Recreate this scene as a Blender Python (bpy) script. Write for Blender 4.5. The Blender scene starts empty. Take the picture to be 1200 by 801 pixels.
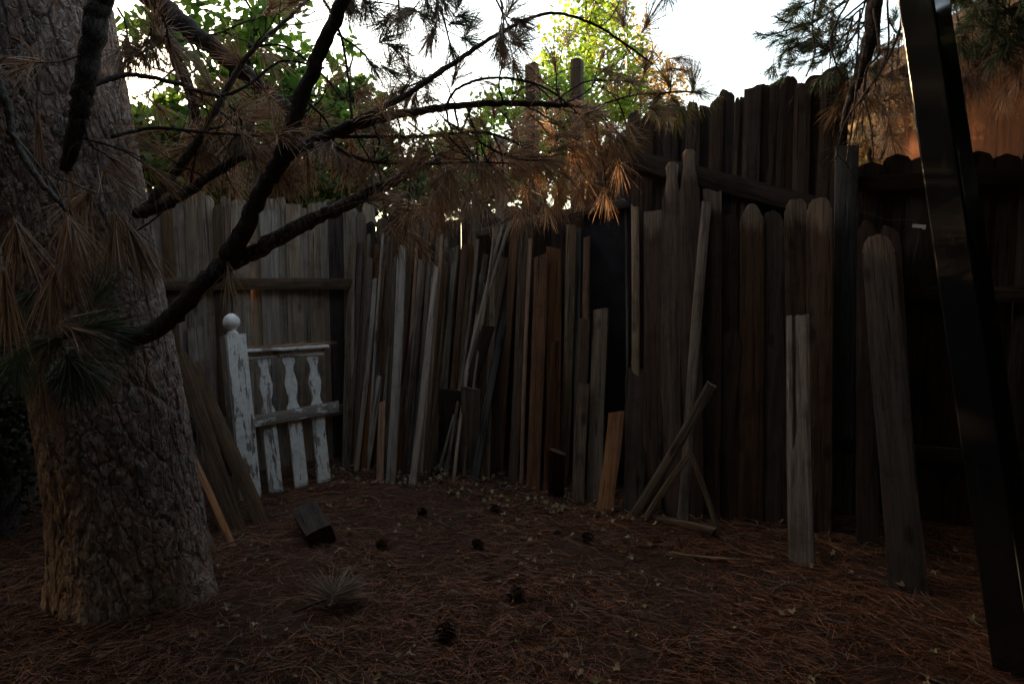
import bpy, bmesh, math, random
import numpy as np
from mathutils import Vector, Matrix, Quaternion

random.seed(7)
rng = np.random.default_rng(11)
S = bpy.context.scene
COL = S.collection
R = math.radians

# ------------------------------------------------------------------ camera
PITCH = R(5.0)
EYE = 1.5
cam_d = bpy.data.cameras.new('camera')
cam_d.lens = 24.0
cam_d.sensor_width = 36.0
cam_d.clip_start = 0.05
cam_d.clip_end = 500
cam = bpy.data.objects.new('camera', cam_d)
COL.objects.link(cam)
cam.location = (0, 0, EYE)
cam.rotation_euler = (R(90) - PITCH, 0, 0)
S.camera = cam

# ------------------------------------------------------------------ sky and sun
SUN_EL = R(16)
SUN_DIR = Vector((-0.86, 0.50, 0)).normalized()      # horizontal direction towards the sun
world = bpy.data.worlds.new("World")
S.world = world
world.use_nodes = True
wn = world.node_tree
for n in list(wn.nodes):
    wn.nodes.remove(n)
sky = wn.nodes.new('ShaderNodeTexSky')
sky.sky_type = 'NISHITA'
sky.sun_disc = False
sky.sun_elevation = SUN_EL
sky.sun_rotation = math.atan2(SUN_DIR.x, SUN_DIR.y)
sky.dust_density = 3.0
sky.air_density = 1.0
bg = wn.nodes.new('ShaderNodeBackground')
bg.inputs[1].default_value = 0.15
wo = wn.nodes.new('ShaderNodeOutputWorld')
wn.links.new(sky.outputs[0], bg.inputs[0])
wn.links.new(bg.outputs[0], wo.inputs[0])
sun_d = bpy.data.lights.new('sun', 'SUN')
sun_d.energy = 4.0
sun_d.angle = R(0.5)
sun_d.color = (1.0, 0.72, 0.46)
sun = bpy.data.objects.new('sun', sun_d)
COL.objects.link(sun)
sv = Vector((SUN_DIR.x * math.cos(SUN_EL), SUN_DIR.y * math.cos(SUN_EL), math.sin(SUN_EL)))
sun.rotation_euler = sv.to_track_quat('Z', 'Y').to_euler()
sun.location = sv * 30

S.view_settings.view_transform = 'Standard'
S.view_settings.look = 'None'
S.view_settings.gamma = 1
S.view_settings.exposure = 2.75
S.view_settings.use_curve_mapping = False
S.view_settings.use_white_balance = True
S.view_settings.white_balance_temperature = 8600
S.render.engine = 'CYCLES'
S.cycles.max_bounces = 6
S.cycles.diffuse_bounces = 4
S.cycles.transparent_max_bounces = 4
S.cycles.use_denoising = True

# ------------------------------------------------------------------ view geometry: a pixel of the photo at a real distance
def ray(px, py):
    dx = (px - 600.0) / 800.0
    dz = -(py - 400.5) / 800.0
    return Vector((dx, math.cos(PITCH) + dz * math.sin(PITCH), -math.sin(PITCH) + dz * math.cos(PITCH)))
def P(px, py, Y):
    d = ray(px, py)
    t = Y / d.y
    return Vector((d.x * t, Y, EYE + d.z * t))
def G(px, py, z=0.0):
    d = ray(px, py)
    t = (z - EYE) / d.z
    return Vector((d.x * t, d.y * t, z))
RF_C, RF_S = 5.35, 0.45            # back fence line: Y = RF_C - RF_S * X
RF_N = Vector((-RF_S, -1, 0)).normalized()
RF_T = Vector((1, -RF_S, 0)).normalized()
def on_back(px, py, off=0.0):
    d = ray(px, py)
    t = (RF_C - off) / (d.y + RF_S * d.x)
    return Vector((d.x * t, d.y * t, EYE + d.z * t))
LF_A = Vector((-2.5, 5.0, 0)); LF_B = Vector((-1.25, 5.9, 0))
LF_T = (LF_B - LF_A).normalized()
LF_N = Vector((LF_T.y, -LF_T.x, 0))

# ------------------------------------------------------------------ object helpers
def tag(o, label=None, cat=None, group=None, kind=None):
    if label: o['label'] = label
    if cat: o['category'] = cat
    if group: o['group'] = group
    if kind: o['kind'] = kind
    return o
def empty(name, loc=(0, 0, 0), label=None, cat=None, group=None, rot=None):
    o = bpy.data.objects.new(name, None)
    o.empty_display_size = 0.1
    COL.objects.link(o)
    o.location = loc
    if rot is not None:
        o.rotation_mode = 'QUATERNION'
        o.rotation_quaternion = rot
    return tag(o, label, cat, group)
def mesh_obj(name, verts, faces, mat, parent=None, smooth=False, attr=None):
    me = bpy.data.meshes.new(name)
    v = np.asarray(verts, dtype=np.float32).reshape(-1, 3)
    if isinstance(faces, np.ndarray):
        f = faces.astype(np.int32)
        k = f.shape[1]
        me.vertices.add(len(v)); me.vertices.foreach_set('co', v.ravel())
        me.loops.add(f.size); me.loops.foreach_set('vertex_index', f.ravel())
        me.polygons.add(len(f))
        me.polygons.foreach_set('loop_start', np.arange(0, f.size, k, dtype=np.int32))
        me.polygons.foreach_set('loop_total', np.full(len(f), k, dtype=np.int32))
        me.update(calc_edges=True)
    else:
        me.from_pydata([tuple(map(float, a)) for a in v], [], [tuple(int(i) for i in a) for a in faces])
        me.update()
    if attr is not None:
        a = me.attributes.new('rnd', 'FLOAT', 'POINT')
        a.data.foreach_set('value', np.asarray(attr, dtype=np.float32))
    if smooth:
        me.polygons.foreach_set('use_smooth', np.ones(len(me.polygons), dtype=bool))
    me.materials.append(mat)
    o = bpy.data.objects.new(name, me)
    COL.objects.link(o)
    if parent is not None:
        o.parent = parent
    return o
class MB:
    """collects pieces of ONE part"""
    def __init__(s): s.v = []; s.f = []; s.a = []; s.n = 0
    def add(s, v, f, a=0.5):
        v = np.asarray(v, dtype=float).reshape(-1, 3)
        s.v.append(v); s.f += [tuple(int(i) + s.n for i in q) for q in f]
        s.a.append(np.full(len(v), a)); s.n += len(v)
    def build(s, name, mat, parent=None, smooth=False):
        return mesh_obj(name, np.concatenate(s.v), s.f, mat, parent, smooth, np.concatenate(s.a))

# ------------------------------------------------------------------ materials
def new_mat(name):
    m = bpy.data.materials.new(name)
    m.use_nodes = True
    nt = m.node_tree
    for n in list(nt.nodes): nt.nodes.remove(n)
    out = nt.nodes.new('ShaderNodeOutputMaterial')
    b = nt.nodes.new('ShaderNodeBsdfPrincipled')
    nt.links.new(b.outputs[0], out.inputs[0])
    return m, nt, b, out
class NT:
    def __init__(s, nt): s.nt = nt
    def n(s, t, **kw):
        x = s.nt.nodes.new(t)
        for k, v in kw.items(): setattr(x, k, v)
        return x
    def link(s, a, b): s.nt.links.new(a, b)
    def set(s, sock, v):
        if hasattr(v, 'is_output') or isinstance(v, bpy.types.NodeSocket): s.link(v, sock)
        else: sock.default_value = v
    def math(s, op, a, b=0.0, clamp=False):
        x = s.n('ShaderNodeMath', operation=op, use_clamp=clamp)
        s.set(x.inputs[0], a); s.set(x.inputs[1], b)
        return x.outputs[0]
    def mix(s, f, a, b, mode='MIX'):
        x = s.n('ShaderNodeMix', data_type='RGBA', blend_type=mode)
        s.set(x.inputs[0], f)
        s.set(x.inputs[6], a if isinstance(a, bpy.types.NodeSocket) else (*a, 1))
        s.set(x.inputs[7], b if isinstance(b, bpy.types.NodeSocket) else (*b, 1))
        return x.outputs[2]
    def noise(s, vec, scale, detail=4, rough=0.6, dist=0.0):
        x = s.n('ShaderNodeTexNoise')
        s.link(vec, x.inputs['Vector'])
        x.inputs['Scale'].default_value = scale
        x.inputs['Detail'].default_value = detail
        x.inputs['Roughness'].default_value = rough
        x.inputs['Distortion'].default_value = dist
        return x.outputs['Fac']
    def vor(s, vec, scale, feature='F1'):
        x = s.n('ShaderNodeTexVoronoi', feature=feature)
        s.link(vec, x.inputs['Vector'])
        x.inputs['Scale'].default_value = scale
        return x
    def step(s, v, lo, hi):
        x = s.n('ShaderNodeMapRange')
        x.interpolation_type = 'SMOOTHSTEP'
        s.link(v, x.inputs[0])
        x.inputs[1].default_value = lo; x.inputs[2].default_value = hi
        return x.outputs[0]
    def scale(s, vec, sc):
        x = s.n('ShaderNodeVectorMath', operation='MULTIPLY')
        s.link(vec, x.inputs[0]); x.inputs[1].default_value = sc
        return x.outputs[0]
    def bump(s, h, strength, dist, b, prev=None):
        x = s.n('ShaderNodeBump')
        x.inputs['Strength'].default_value = strength
        x.inputs['Distance'].default_value = dist
        s.link(h, x.inputs['Height'])
        if prev is not None: s.link(prev, x.inputs['Normal'])
        return x.outputs[0]
def objvec(k):
    tc = k.n('ShaderNodeTexCoord')
    oi = k.n('ShaderNodeObjectInfo')
    cmb = k.n('ShaderNodeCombineXYZ')
    k.link(k.math('MULTIPLY', oi.outputs['Random'], 37.0), cmb.inputs[0])
    k.link(k.math('MULTIPLY', oi.outputs['Random'], 91.0), cmb.inputs[2])
    a = k.n('ShaderNodeVectorMath', operation='ADD')
    k.link(tc.outputs['Object'], a.inputs[0]); k.link(cmb.outputs[0], a.inputs[1])
    return a.outputs[0], oi.outputs['Random'], tc.outputs['Object']

def wood(name, dark, light, tint, tint_amt=0.5, paint=None, paint_lo=0.46, vary=0.5, rough=0.85, moss=None, bare_side=False, head=None):
    """weathered timber: local Z is the length, X the width"""
    m, nt, b, out = new_mat(name)
    k = NT(nt)
    v, rnd, raw = objvec(k)
    st = k.scale(v, (1.0, 1.0, 0.045))
    st2 = k.scale(v, (1.0, 1.0, 0.14))
    grain = k.noise(st, 95, 6, 0.7, 0.6)
    band = k.noise(st, 22, 3, 0.6, 0.8)
    blot = k.noise(v, 4.5, 4, 0.65)
    fine = k.noise(st2, 260, 3, 0.7)
    g = k.math('ADD', k.math('MULTIPLY', grain, 0.6), k.math('MULTIPLY', band, 0.4))
    c = k.mix(k.step(g, 0.36, 0.62), dark, light)
    # colour differs board by board and in blotches along it
    c = k.mix(k.math('MULTIPLY', k.step(k.noise(st2, 7, 4, 0.6), 0.42, 0.68), tint_amt), c, tint)
    hv = k.n('ShaderNodeHueSaturation')
    k.link(c, hv.inputs['Color'])
    k.link(k.math('ADD', k.math('MULTIPLY', rnd, vary), 1.0 - vary / 2), hv.inputs['Value'])
    r2 = k.math('FRACT', k.math('MULTIPLY', rnd, 17.37))
    k.link(k.math('ADD', k.math('MULTIPLY', r2, 0.5), 0.75), hv.inputs['Saturation'])
    c = hv.outputs[0]
    c = k.mix(k.math('MULTIPLY', k.step(blot, 0.48, 0.70), 0.45), c, tuple(x * 0.45 for x in dark))
    # knots
    kv = k.vor(k.scale(v, (1.0, 1.0, 0.42)), 6.5)
    kd = kv.outputs['Distance']
    knot = k.math('SUBTRACT', 1.0, k.step(kd, 0.06, 0.19))
    c = k.mix(k.math('MULTIPLY', knot, 0.75), c, tuple(x * 0.35 for x in dark))
    # long drying cracks
    crk = k.noise(k.scale(v, (1, 1, 0.025)), 55, 2, 0.5, 0.3)
    crack = k.math('MULTIPLY', k.step(crk, 0.64, 0.69), 1.0)
    c = k.mix(k.math('MULTIPLY', crack, 0.7), c, tuple(x * 0.25 for x in dark))
    # nail stains
    h = k.math('SUBTRACT', k.math('ADD', k.math('MULTIPLY', grain, 0.7), k.math('MULTIPLY', fine, 0.3)), k.math('MULTIPLY', crack, 0.8))
    if moss:
        c = k.mix(k.math('MULTIPLY', k.step(k.noise(v, 9, 5, 0.7), 0.55, 0.7), 0.5), c, moss)
    rr = rough
    if head:
        at = k.n('ShaderNodeAttribute', attribute_name='rnd')
        hm = k.step(k.math('ADD', at.outputs['Fac'], k.math('MULTIPLY', k.math('SUBTRACT', k.noise(st2, 12, 5, 0.7), 0.5), 1.1)), 0.30, 0.75)
        c = k.mix(k.math('MULTIPLY', hm, 0.8), c, k.mix(k.step(grain, .38, .62), tuple(x * .45 for x in head), head))
    if paint:
        pn = k.math('ADD', k.math('MULTIPLY', k.noise(k.scale(v, (1, 1, 0.16)), 26, 7, 0.7, 0.3), 0.7), k.math('MULTIPLY', k.noise(v, 7, 3, 0.6), 0.3))
        if bare_side:
            sx = k.n('ShaderNodeSeparateXYZ'); k.link(raw, sx.inputs[0])
            pn = k.math('SUBTRACT', pn, k.math('MULTIPLY', k.step(k.math('MULTIPLY', sx.outputs[0], -1.0), .056, .062), .14))
        pm = k.step(pn, paint_lo, paint_lo + 0.012)
        pc = k.mix(k.step(k.noise(v, 30, 5, 0.7), 0.35, 0.75), paint, tuple(x * 0.72 for x in paint))
        pc = k.mix(k.math('MULTIPLY', k.step(k.noise(v, 6, 4, 0.7), 0.5, 0.72), 0.5), pc, (0.33, 0.30, 0.25))
        c = k.mix(pm, c, pc)
        h = k.math('ADD', k.math('MULTIPLY', h, k.math('SUBTRACT', 1.0, k.math('MULTIPLY', pm, 0.75))), k.math('MULTIPLY', pm, 0.9))
    k.link(c, b.inputs['Base Color'])
    b.inputs['Roughness'].default_value = rr
    b.inputs['Specular IOR Level'].default_value = 0.15
    k.link(k.bump(h, 0.9, 0.004, b), b.inputs['Normal'])
    return m

W_GREY = wood('grey_weathered_wood', (0.080, 0.060, 0.044), (0.245, 0.188, 0.138), (0.18, 0.115, 0.070), vary=0.6)
W_PALE = wood('pale_silvered_wood', (0.145, 0.115, 0.088), (0.37, 0.30, 0.232), (0.27, 0.185, 0.12), 0.4)
W_BROWN = wood('brown_weathered_wood', (0.042, 0.028, 0.019), (0.135, 0.090, 0.060), (0.11, 0.062, 0.036), vary=0.6)
W_DARK = wood('dark_stained_wood', (0.018, 0.012, 0.009), (0.062, 0.040, 0.028), (0.050, 0.026, 0.016))
W_RED = wood('reddish_cedar', (0.070, 0.034, 0.019), (0.185, 0.092, 0.052), (0.11, 0.056, 0.032))
W_ORANGE = wood('fresh_orange_cedar', (0.20, 0.078, 0.028), (0.42, 0.18, 0.068), (0.33, 0.125, 0.048), 0.5, vary=0.3)
W_PINK = wood('reddish_pale_cedar', (0.20, 0.115, 0.08), (0.40, 0.24, 0.17), (0.30, 0.19, 0.14), 0.5)
W_FENCE = wood('old_fence_plank', (0.12, 0.096, 0.074), (0.32, 0.255, 0.195), (0.22, 0.14, 0.088), 0.7, vary=0.5)
W_BACK = wood('dark_fence_plank', (0.022, 0.016, 0.013), (0.085, 0.060, 0.045), (0.06, 0.033, 0.02), 0.6)
W_PICK = wood('old_brown_picket', (0.020, 0.0125, 0.008), (0.080, 0.048, 0.031), (0.060, 0.027, 0.015), 0.6, vary=0.6, head=(0.20, 0.145, 0.105))
W_DARKHEAD = wood('dark_picket_with_pale_head', (0.020, 0.014, 0.011), (0.066, 0.046, 0.035), (0.05, 0.028, 0.018), 0.6, head=(0.12, 0.085, 0.062))
W_POST = wood('slate_grey_post', (0.034, 0.031, 0.028), (0.10, 0.090, 0.080), (0.12, 0.10, 0.08), 0.4)
W_WHITE = wood('peeling_white_paint', (0.14, 0.12, 0.10), (0.34, 0.30, 0.25), (0.24, 0.19, 0.15), 0.4, paint=(0.72, 0.685, 0.61), paint_lo=0.44, vary=0.12, rough=0.7)
W_NEWEL = wood('peeling_white_newel_paint', (0.14, 0.12, 0.10), (0.34, 0.30, 0.25), (0.24, 0.19, 0.15), 0.4, paint=(0.72, 0.685, 0.61), paint_lo=0.45, vary=0.12, rough=0.7, bare_side=True)
W_WHITE2 = wood('worn_white_paint', (0.14, 0.12, 0.10), (0.36, 0.32, 0.27), (0.24, 0.19, 0.15), 0.4, paint=(0.70, 0.66, 0.59), paint_lo=0.475, vary=0.12, rough=0.75)
W_WHITE3 = wood('mostly_bare_white_paint', (0.12, 0.10, 0.08), (0.32, 0.275, 0.225), (0.22, 0.16, 0.12), 0.4, paint=(0.70, 0.66, 0.59), paint_lo=0.535, vary=0.12, rough=0.75)
W_SLATE = wood('slate_grey_weathered_post', (0.075, 0.074, 0.072), (0.19, 0.185, 0.178), (0.23, 0.20, 0.16), 0.4)
W_DARKBEAM = wood('dark_brown_beam', (0.030, 0.019, 0.013), (0.12, 0.078, 0.052), (0.09, 0.05, 0.030), 0.6, vary=0.5)
W_SPLIT = wood('brown_grey_split_wood', (0.055, 0.040, 0.030), (0.20, 0.150, 0.112), (0.14, 0.09, 0.06), 0.5, vary=0.3)
W_SHED = None

def simple(name, col, rough=0.8, metal=0.0, var=0.3, scale=20.0, bump=0.3, bd=0.003, spec=0.3):
    m, nt, b, out = new_mat(name)
    k = NT(nt)
    v, rnd, raw = objvec(k)
    n = k.noise(v, scale, 5, 0.65)
    c = k.mix(k.step(n, 0.3, 0.7), tuple(x * (1 - var) for x in col), tuple(min(1, x * (1 + var)) for x in col))
    k.link(c, b.inputs['Base Color'])
    b.inputs['Roughness'].default_value = rough
    b.inputs['Metallic'].default_value = metal
    b.inputs['Specular IOR Level'].default_value = spec
    if bump: k.link(k.bump(n, bump, bd, b), b.inputs['Normal'])
    return m

def bark_mat(name, c1, c2, c3, c4, sc=1.0):
    m, nt, b, out = new_mat(name)
    k = NT(nt)
    v, rnd, raw = objvec(k)
    w = k.n('ShaderNodeTexNoise'); k.link(v, w.inputs['Vector']); w.inputs['Scale'].default_value = 7 * sc; w.inputs['Detail'].default_value = 5
    sh = k.n('ShaderNodeVectorMath', operation='MULTIPLY_ADD')
    k.link(w.outputs['Color'], sh.inputs[0]); sh.inputs[1].default_value = (0.12 / sc,) * 3; k.link(v, sh.inputs[2])
    st = k.scale(sh.outputs[0], (1, 1, 0.40))
    vo = k.vor(st, 26 * sc)
    plate = k.n('ShaderNodeSeparateColor'); k.link(vo.outputs['Color'], plate.inputs[0])
    vo2 = k.vor(k.scale(sh.outputs[0], (1, 1, 0.45)), 75 * sc)
    p2 = k.n('ShaderNodeSeparateColor'); k.link(vo2.outputs['Color'], p2.inputs[0])
    edge = k.vor(st, 26 * sc, 'DISTANCE_TO_EDGE').outputs['Distance']
    fine = k.noise(st, 120 * sc, 5, 0.7)
    big = k.noise(v, 2.3 * sc, 4, 0.6)
    c = k.mix(plate.outputs[0], c1, c2)
    c = k.mix(k.math('MULTIPLY', k.step(p2.outputs[1], 0.45, 0.9), 0.75), c, c3)
    c = k.mix(k.step(fine, 0.42, 0.72), c, c4, 'MIX')
    c = k.mix(k.math('MULTIPLY', k.step(big, 0.45, 0.68), 0.55), c, c1)
    k.link(c, b.inputs['Base Color'])
    b.inputs['Roughness'].default_value = 0.9
    b.inputs['Specular IOR Level'].default_value = 0.2
    h = k.math('ADD', k.math('MULTIPLY', k.step(edge, 0.0, 0.09), 0.5), k.math('ADD', k.math('MULTIPLY', p2.outputs[2], 0.35), k.math('MULTIPLY', fine, 0.5)))
    k.link(k.bump(h, 1.0, 0.012 / sc, b), b.inputs['Normal'])
    return m
BARK = bark_mat('pine_bark', (0.115, 0.082, 0.068), (0.33, 0.175, 0.118), (0.52, 0.385, 0.29), (0.24, 0.195, 0.165), .95)
TWIG = bark_mat('branch_bark', (0.032, 0.025, 0.022), (0.085, 0.064, 0.052), (0.15, 0.11, 0.085), (0.055, 0.046, 0.040), 2.0)
TWIG_L = bark_mat('flaking_branch_bark', (0.040, 0.033, 0.030), (0.14, 0.105, 0.085), (0.42, 0.27, 0.20), (0.085, 0.072, 0.065), 1.3)
TWIG_G = bark_mat('grey_branch_bark', (0.09, 0.078, 0.068), (0.17, 0.14, 0.115), (0.22, 0.17, 0.13), (0.12, 0.105, 0.09), 2.0)

def needle_mat(name, a, bcol, c3=None, trans=0.25):
    m, nt, b, out = new_mat(name)
    k = NT(nt)
    at = k.n('ShaderNodeAttribute', attribute_name='rnd')
    f = at.outputs['Fac']
    c = k.mix(f, a, bcol)
    if c3: c = k.mix(k.step(k.math('FRACT', k.math('MULTIPLY', f, 13.7)), 0.75, 0.85), c, c3)
    k.link(c, b.inputs['Base Color'])
    b.inputs['Roughness'].default_value = 0.55
    b.inputs['Specular IOR Level'].default_value = 0.3
    tr = k.n('ShaderNodeBsdfTranslucent'); k.link(c, tr.inputs[0])
    mx = k.n('ShaderNodeMixShader'); mx.inputs[0].default_value = trans
    k.link(b.outputs[0], mx.inputs[1]); k.link(tr.outputs[0], mx.inputs[2]); k.link(mx.outputs[0], out.inputs[0])
    return m
N_BROWN = needle_mat('dry_needles', (0.22, 0.108, 0.055), (0.54, 0.33, 0.19), (0.13, 0.07, 0.04))
N_GREY = needle_mat('faded_needles', (0.16, 0.108, 0.078), (0.36, 0.26, 0.19), (0.12, 0.085, 0.06))
N_GREEN = needle_mat('green_needles', (0.035, 0.065, 0.030), (0.085, 0.125, 0.062), (0.14, 0.10, 0.055))
N_YG = needle_mat('sun_painted_needles', (0.12, 0.12, 0.035), (0.27, 0.22, 0.07), (0.30, 0.15, 0.06))  # yellow and orange here are sunlight painted into the needles
LITTER = needle_mat('fallen_needle_litter', (0.10, 0.038, 0.018), (0.32, 0.125, 0.058), (0.032, 0.017, 0.012), 0.1)
L_GREEN = needle_mat('green_leaves', (0.05, 0.12, 0.02), (0.12, 0.24, 0.038), (0.08, 0.14, 0.03), 0.6)
L_DARK = needle_mat('dark_green_leaves', (0.028, 0.058, 0.016), (0.07, 0.13, 0.028), (0.16, 0.13, 0.03), 0.5)
L_BRIGHT = needle_mat('yellow_green_leaves', (0.09, 0.21, 0.02), (0.22, 0.33, 0.04), (0.28, 0.30, 0.05), 0.55)
L_BUSH = needle_mat('blackish_green_leaves', (0.008, 0.014, 0.006), (0.02, 0.032, 0.012), (0.03, 0.03, 0.012), 0.2)  # near-black leaves of the added bush and trees, so little light bounces
L_GOLD = needle_mat('golden_and_sun_painted_leaves', (0.36, 0.22, 0.09), (0.50, 0.34, 0.17), (0.20, 0.22, 0.08), 0.45)  # own gold on the far tree, painted sunlight on the two bushes
L_FALL = needle_mat('fallen_dry_leaves', (0.17, 0.105, 0.055), (0.36, 0.25, 0.145), (0.20, 0.18, 0.07), 0.2)
N_CROWN = needle_mat('shade_crown_needles', (0.025, 0.045, 0.020), (0.06, 0.085, 0.04), (0.10, 0.06, 0.03), 0.1)

def soil_mat():
    m, nt, b, out = new_mat('needle_covered_soil')
    k = NT(nt)
    tc = k.n('ShaderNodeTexCoord'); v = tc.outputs['Object']
    n1 = k.noise(v, 1.6, 6, 0.65); n2 = k.noise(v, 45, 6, 0.75, 0.6); n3 = k.noise(v, 260, 3, 0.7)
    c = k.mix(k.step(n2, 0.35, 0.68), (0.026, 0.013, 0.009), (0.12, 0.056, 0.032))
    c = k.mix(k.math('MULTIPLY', k.step(n1, 0.42, 0.65), 0.5), c, (0.045, 0.027, 0.020))
    k.link(c, b.inputs['Base Color']); b.inputs['Roughness'].default_value = 0.95
    b.inputs['Specular IOR Level'].default_value = 0.15
    h = k.math('ADD', n2, k.math('MULTIPLY', n3, 0.4))
    k.link(k.bump(h, 1.0, 0.02, b), b.inputs['Normal'])
    return m
SOIL = soil_mat()
def shed_mat():
    m, nt, b, out = new_mat('red_brown_plywood_siding')
    k = NT(nt)
    v, rnd, raw = objvec(k)
    st = k.scale(v, (1, 1, 0.08))
    g = k.noise(st, 30, 6, 0.7, 1.2)
    fl = k.n('ShaderNodeTexWave', wave_type='BANDS', bands_direction='Y'); k.link(k.scale(v, (1, 1, 0.12)), fl.inputs['Vector'])
    fl.inputs['Scale'].default_value = 3.0; fl.inputs['Distortion'].default_value = 9.0; fl.inputs['Detail'].default_value = 4; fl.inputs['Detail Scale'].default_value = 1.6
    c = k.mix(k.step(g, 0.35, 0.65), (0.014, 0.005, 0.003), (0.036, 0.012, 0.006))
    c = k.mix(k.math('MULTIPLY', fl.outputs['Fac'], 0.5), c, (0.045, 0.017, 0.008))
    c = k.mix(k.math('MULTIPLY', k.step(k.noise(v, 2.2, 4, 0.6), 0.45, 0.7), 0.5), c, (0.05, 0.02, 0.012))
    k.link(c, b.inputs['Base Color']); b.inputs['Roughness'].default_value = 0.85; b.inputs['Specular IOR Level'].default_value = 0.05
    k.link(k.bump(g, 0.6, 0.004, b), b.inputs['Normal'])
    return m
W_SHED = shed_mat()
ROOF = simple('dark_shingles', (0.05, 0.042, 0.038), 0.9, var=0.4, scale=9)
BLACK_SHEET = simple('blue_black_tar_sheet', (0.011, 0.011, 0.014), 0.6, var=0.6, scale=6, bump=0.2, bd=0.004)
BLACK_METAL = simple('glossy_black_painted_steel', (0.008, 0.008, 0.009), 0.12, 0.0, 0.2, 14, 0.08, 0.002, 0.55)
def pole_dust():
    nt = BLACK_METAL.node_tree; k = NT(nt)
    b = [n for n in nt.nodes if n.type == 'BSDF_PRINCIPLED'][0]
    tc = k.n('ShaderNodeTexCoord'); v = tc.outputs['Object']
    d = k.step(k.noise(k.scale(v, (1, 1, .25)), 14, 7, .75), .50, .72)
    sc = k.step(k.noise(k.scale(v, (1, 1, .03)), 70, 3, .6), .63, .68)
    k.link(k.math('ADD', k.math('MULTIPLY', d, .16), k.math('ADD', k.math('MULTIPLY', sc, .08), .11)), b.inputs['Roughness'])
    k.link(k.mix(k.math('MULTIPLY', d, .10), (0.008, 0.008, 0.009), (0.045, 0.036, 0.028)), b.inputs['Base Color'])
pole_dust()
WIRE = simple('rusty_wire', (0.12, 0.085, 0.06), 0.6, 0.5)
WHITE_PLASTIC = simple('white_plastic_clip', (0.7, 0.72, 0.74), 0.4, var=0.1)
CONE = needle_mat('pine_cone_scales', (0.045, 0.020, 0.013), (0.12, 0.055, 0.032), (0.025, 0.014, 0.010), 0.0)
STUCCO = simple('tan_siding', (0.16, 0.13, 0.10), 0.9, scale=8)
GLASS = simple('dark_window_glass', (0.02, 0.022, 0.025), 0.08, spec=0.6, bump=0)

# ------------------------------------------------------------------ numeric noise (numpy)
def hash2(ix, iy, s=0):
    h = (ix.astype(np.int64) * 374761393 + iy.astype(np.int64) * 668265263 + s * 974634777) & 0xffffffff
    h = ((h ^ (h >> 13)) * 1274126177) & 0xffffffff
    h = (h ^ (h >> 16)) & 0xffffffff
    return h / 4294967295.0
def vnoise(x, y, s=0):
    ix = np.floor(x); iy = np.floor(y); fx = x - ix; fy = y - iy
    fx = fx * fx * (3 - 2 * fx); fy = fy * fy * (3 - 2 * fy)
    a = hash2(ix, iy, s); b = hash2(ix + 1, iy, s); c = hash2(ix, iy + 1, s); d = hash2(ix + 1, iy + 1, s)
    return (a * (1 - fx) + b * fx) * (1 - fy) + (c * (1 - fx) + d * fx) * fy
def fbm(x, y, s=0, o=4):
    r = 0; a = 0.5
    for i in range(o):
        r = r + a * vnoise(x * 2 ** i, y * 2 ** i, s + i); a *= 0.5
    return r
def worley(x, y, s=0, wrap=None):
    ix = np.floor(x); iy = np.floor(y)
    f1 = np.full(x.shape, 9.0); f2 = np.full(x.shape, 9.0); cid = np.zeros(x.shape)
    for dx in (-1, 0, 1):
        for dy in (-1, 0, 1):
            cx = ix + dx; cy = iy + dy
            wx = np.mod(cx, wrap) if wrap else cx
            px = cx + hash2(wx, cy, s); py = cy + hash2(wx, cy, s + 1)
            d = np.hypot(px - x, py - y)
            near = d < f1
            f2 = np.where(near, f1, np.minimum(f2, d))
            cid = np.where(near, hash2(wx, cy, s + 2), cid)
            f1 = np.where(near, d, f1)
    return f1, f2, cid

# ------------------------------------------------------------------ the ground
def gheight(x, y):
    x = np.asarray(x, float); y = np.asarray(y, float)
    h = 0.05 * (fbm(x * 1.3 + 9, y * 1.3 + 4, 3) - 0.47)
    h = h + 0.02 * (fbm(x * 6 + 2, y * 6, 5) - 0.47)
    h = h + 0.07 * np.exp(-(((x + 0.45) / 0.7) ** 2 + ((y - 5.3) / 0.35) ** 2))
    h = h + 0.015 * np.exp(-(((x + 1.75) / 0.75) ** 2 + ((y - 3.2) / 0.7) ** 2))
    far = np.clip((np.hypot(x, y) - 9) / 10, 0, 1)
    return h * (1 - far)
def build_ground():
    a = np.concatenate([-np.geomspace(200, 4.2, 26), np.linspace(-4, 4, 240), np.geomspace(4.2, 200, 26)])
    b = np.concatenate([-np.geomspace(200, 0.6, 20), np.linspace(0.4, 6.4, 200), np.geomspace(6.6, 250, 30)])
    X, Y = np.meshgrid(a, b)
    Z = gheight(X, Y)
    v = np.stack([X, Y, Z], -1).reshape(-1, 3)
    w = len(a); h = len(b)
    i = np.arange(w * h).reshape(h, w)
    f = np.stack([i[:-1, :-1], i[:-1, 1:], i[1:, 1:], i[1:, :-1]], -1).reshape(-1, 4)
    o = mesh_obj('ground', v, f, SOIL, smooth=True)
    tag(o, 'bare soil covered in brown pine litter', 'ground', kind='structure')
build_ground()

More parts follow.
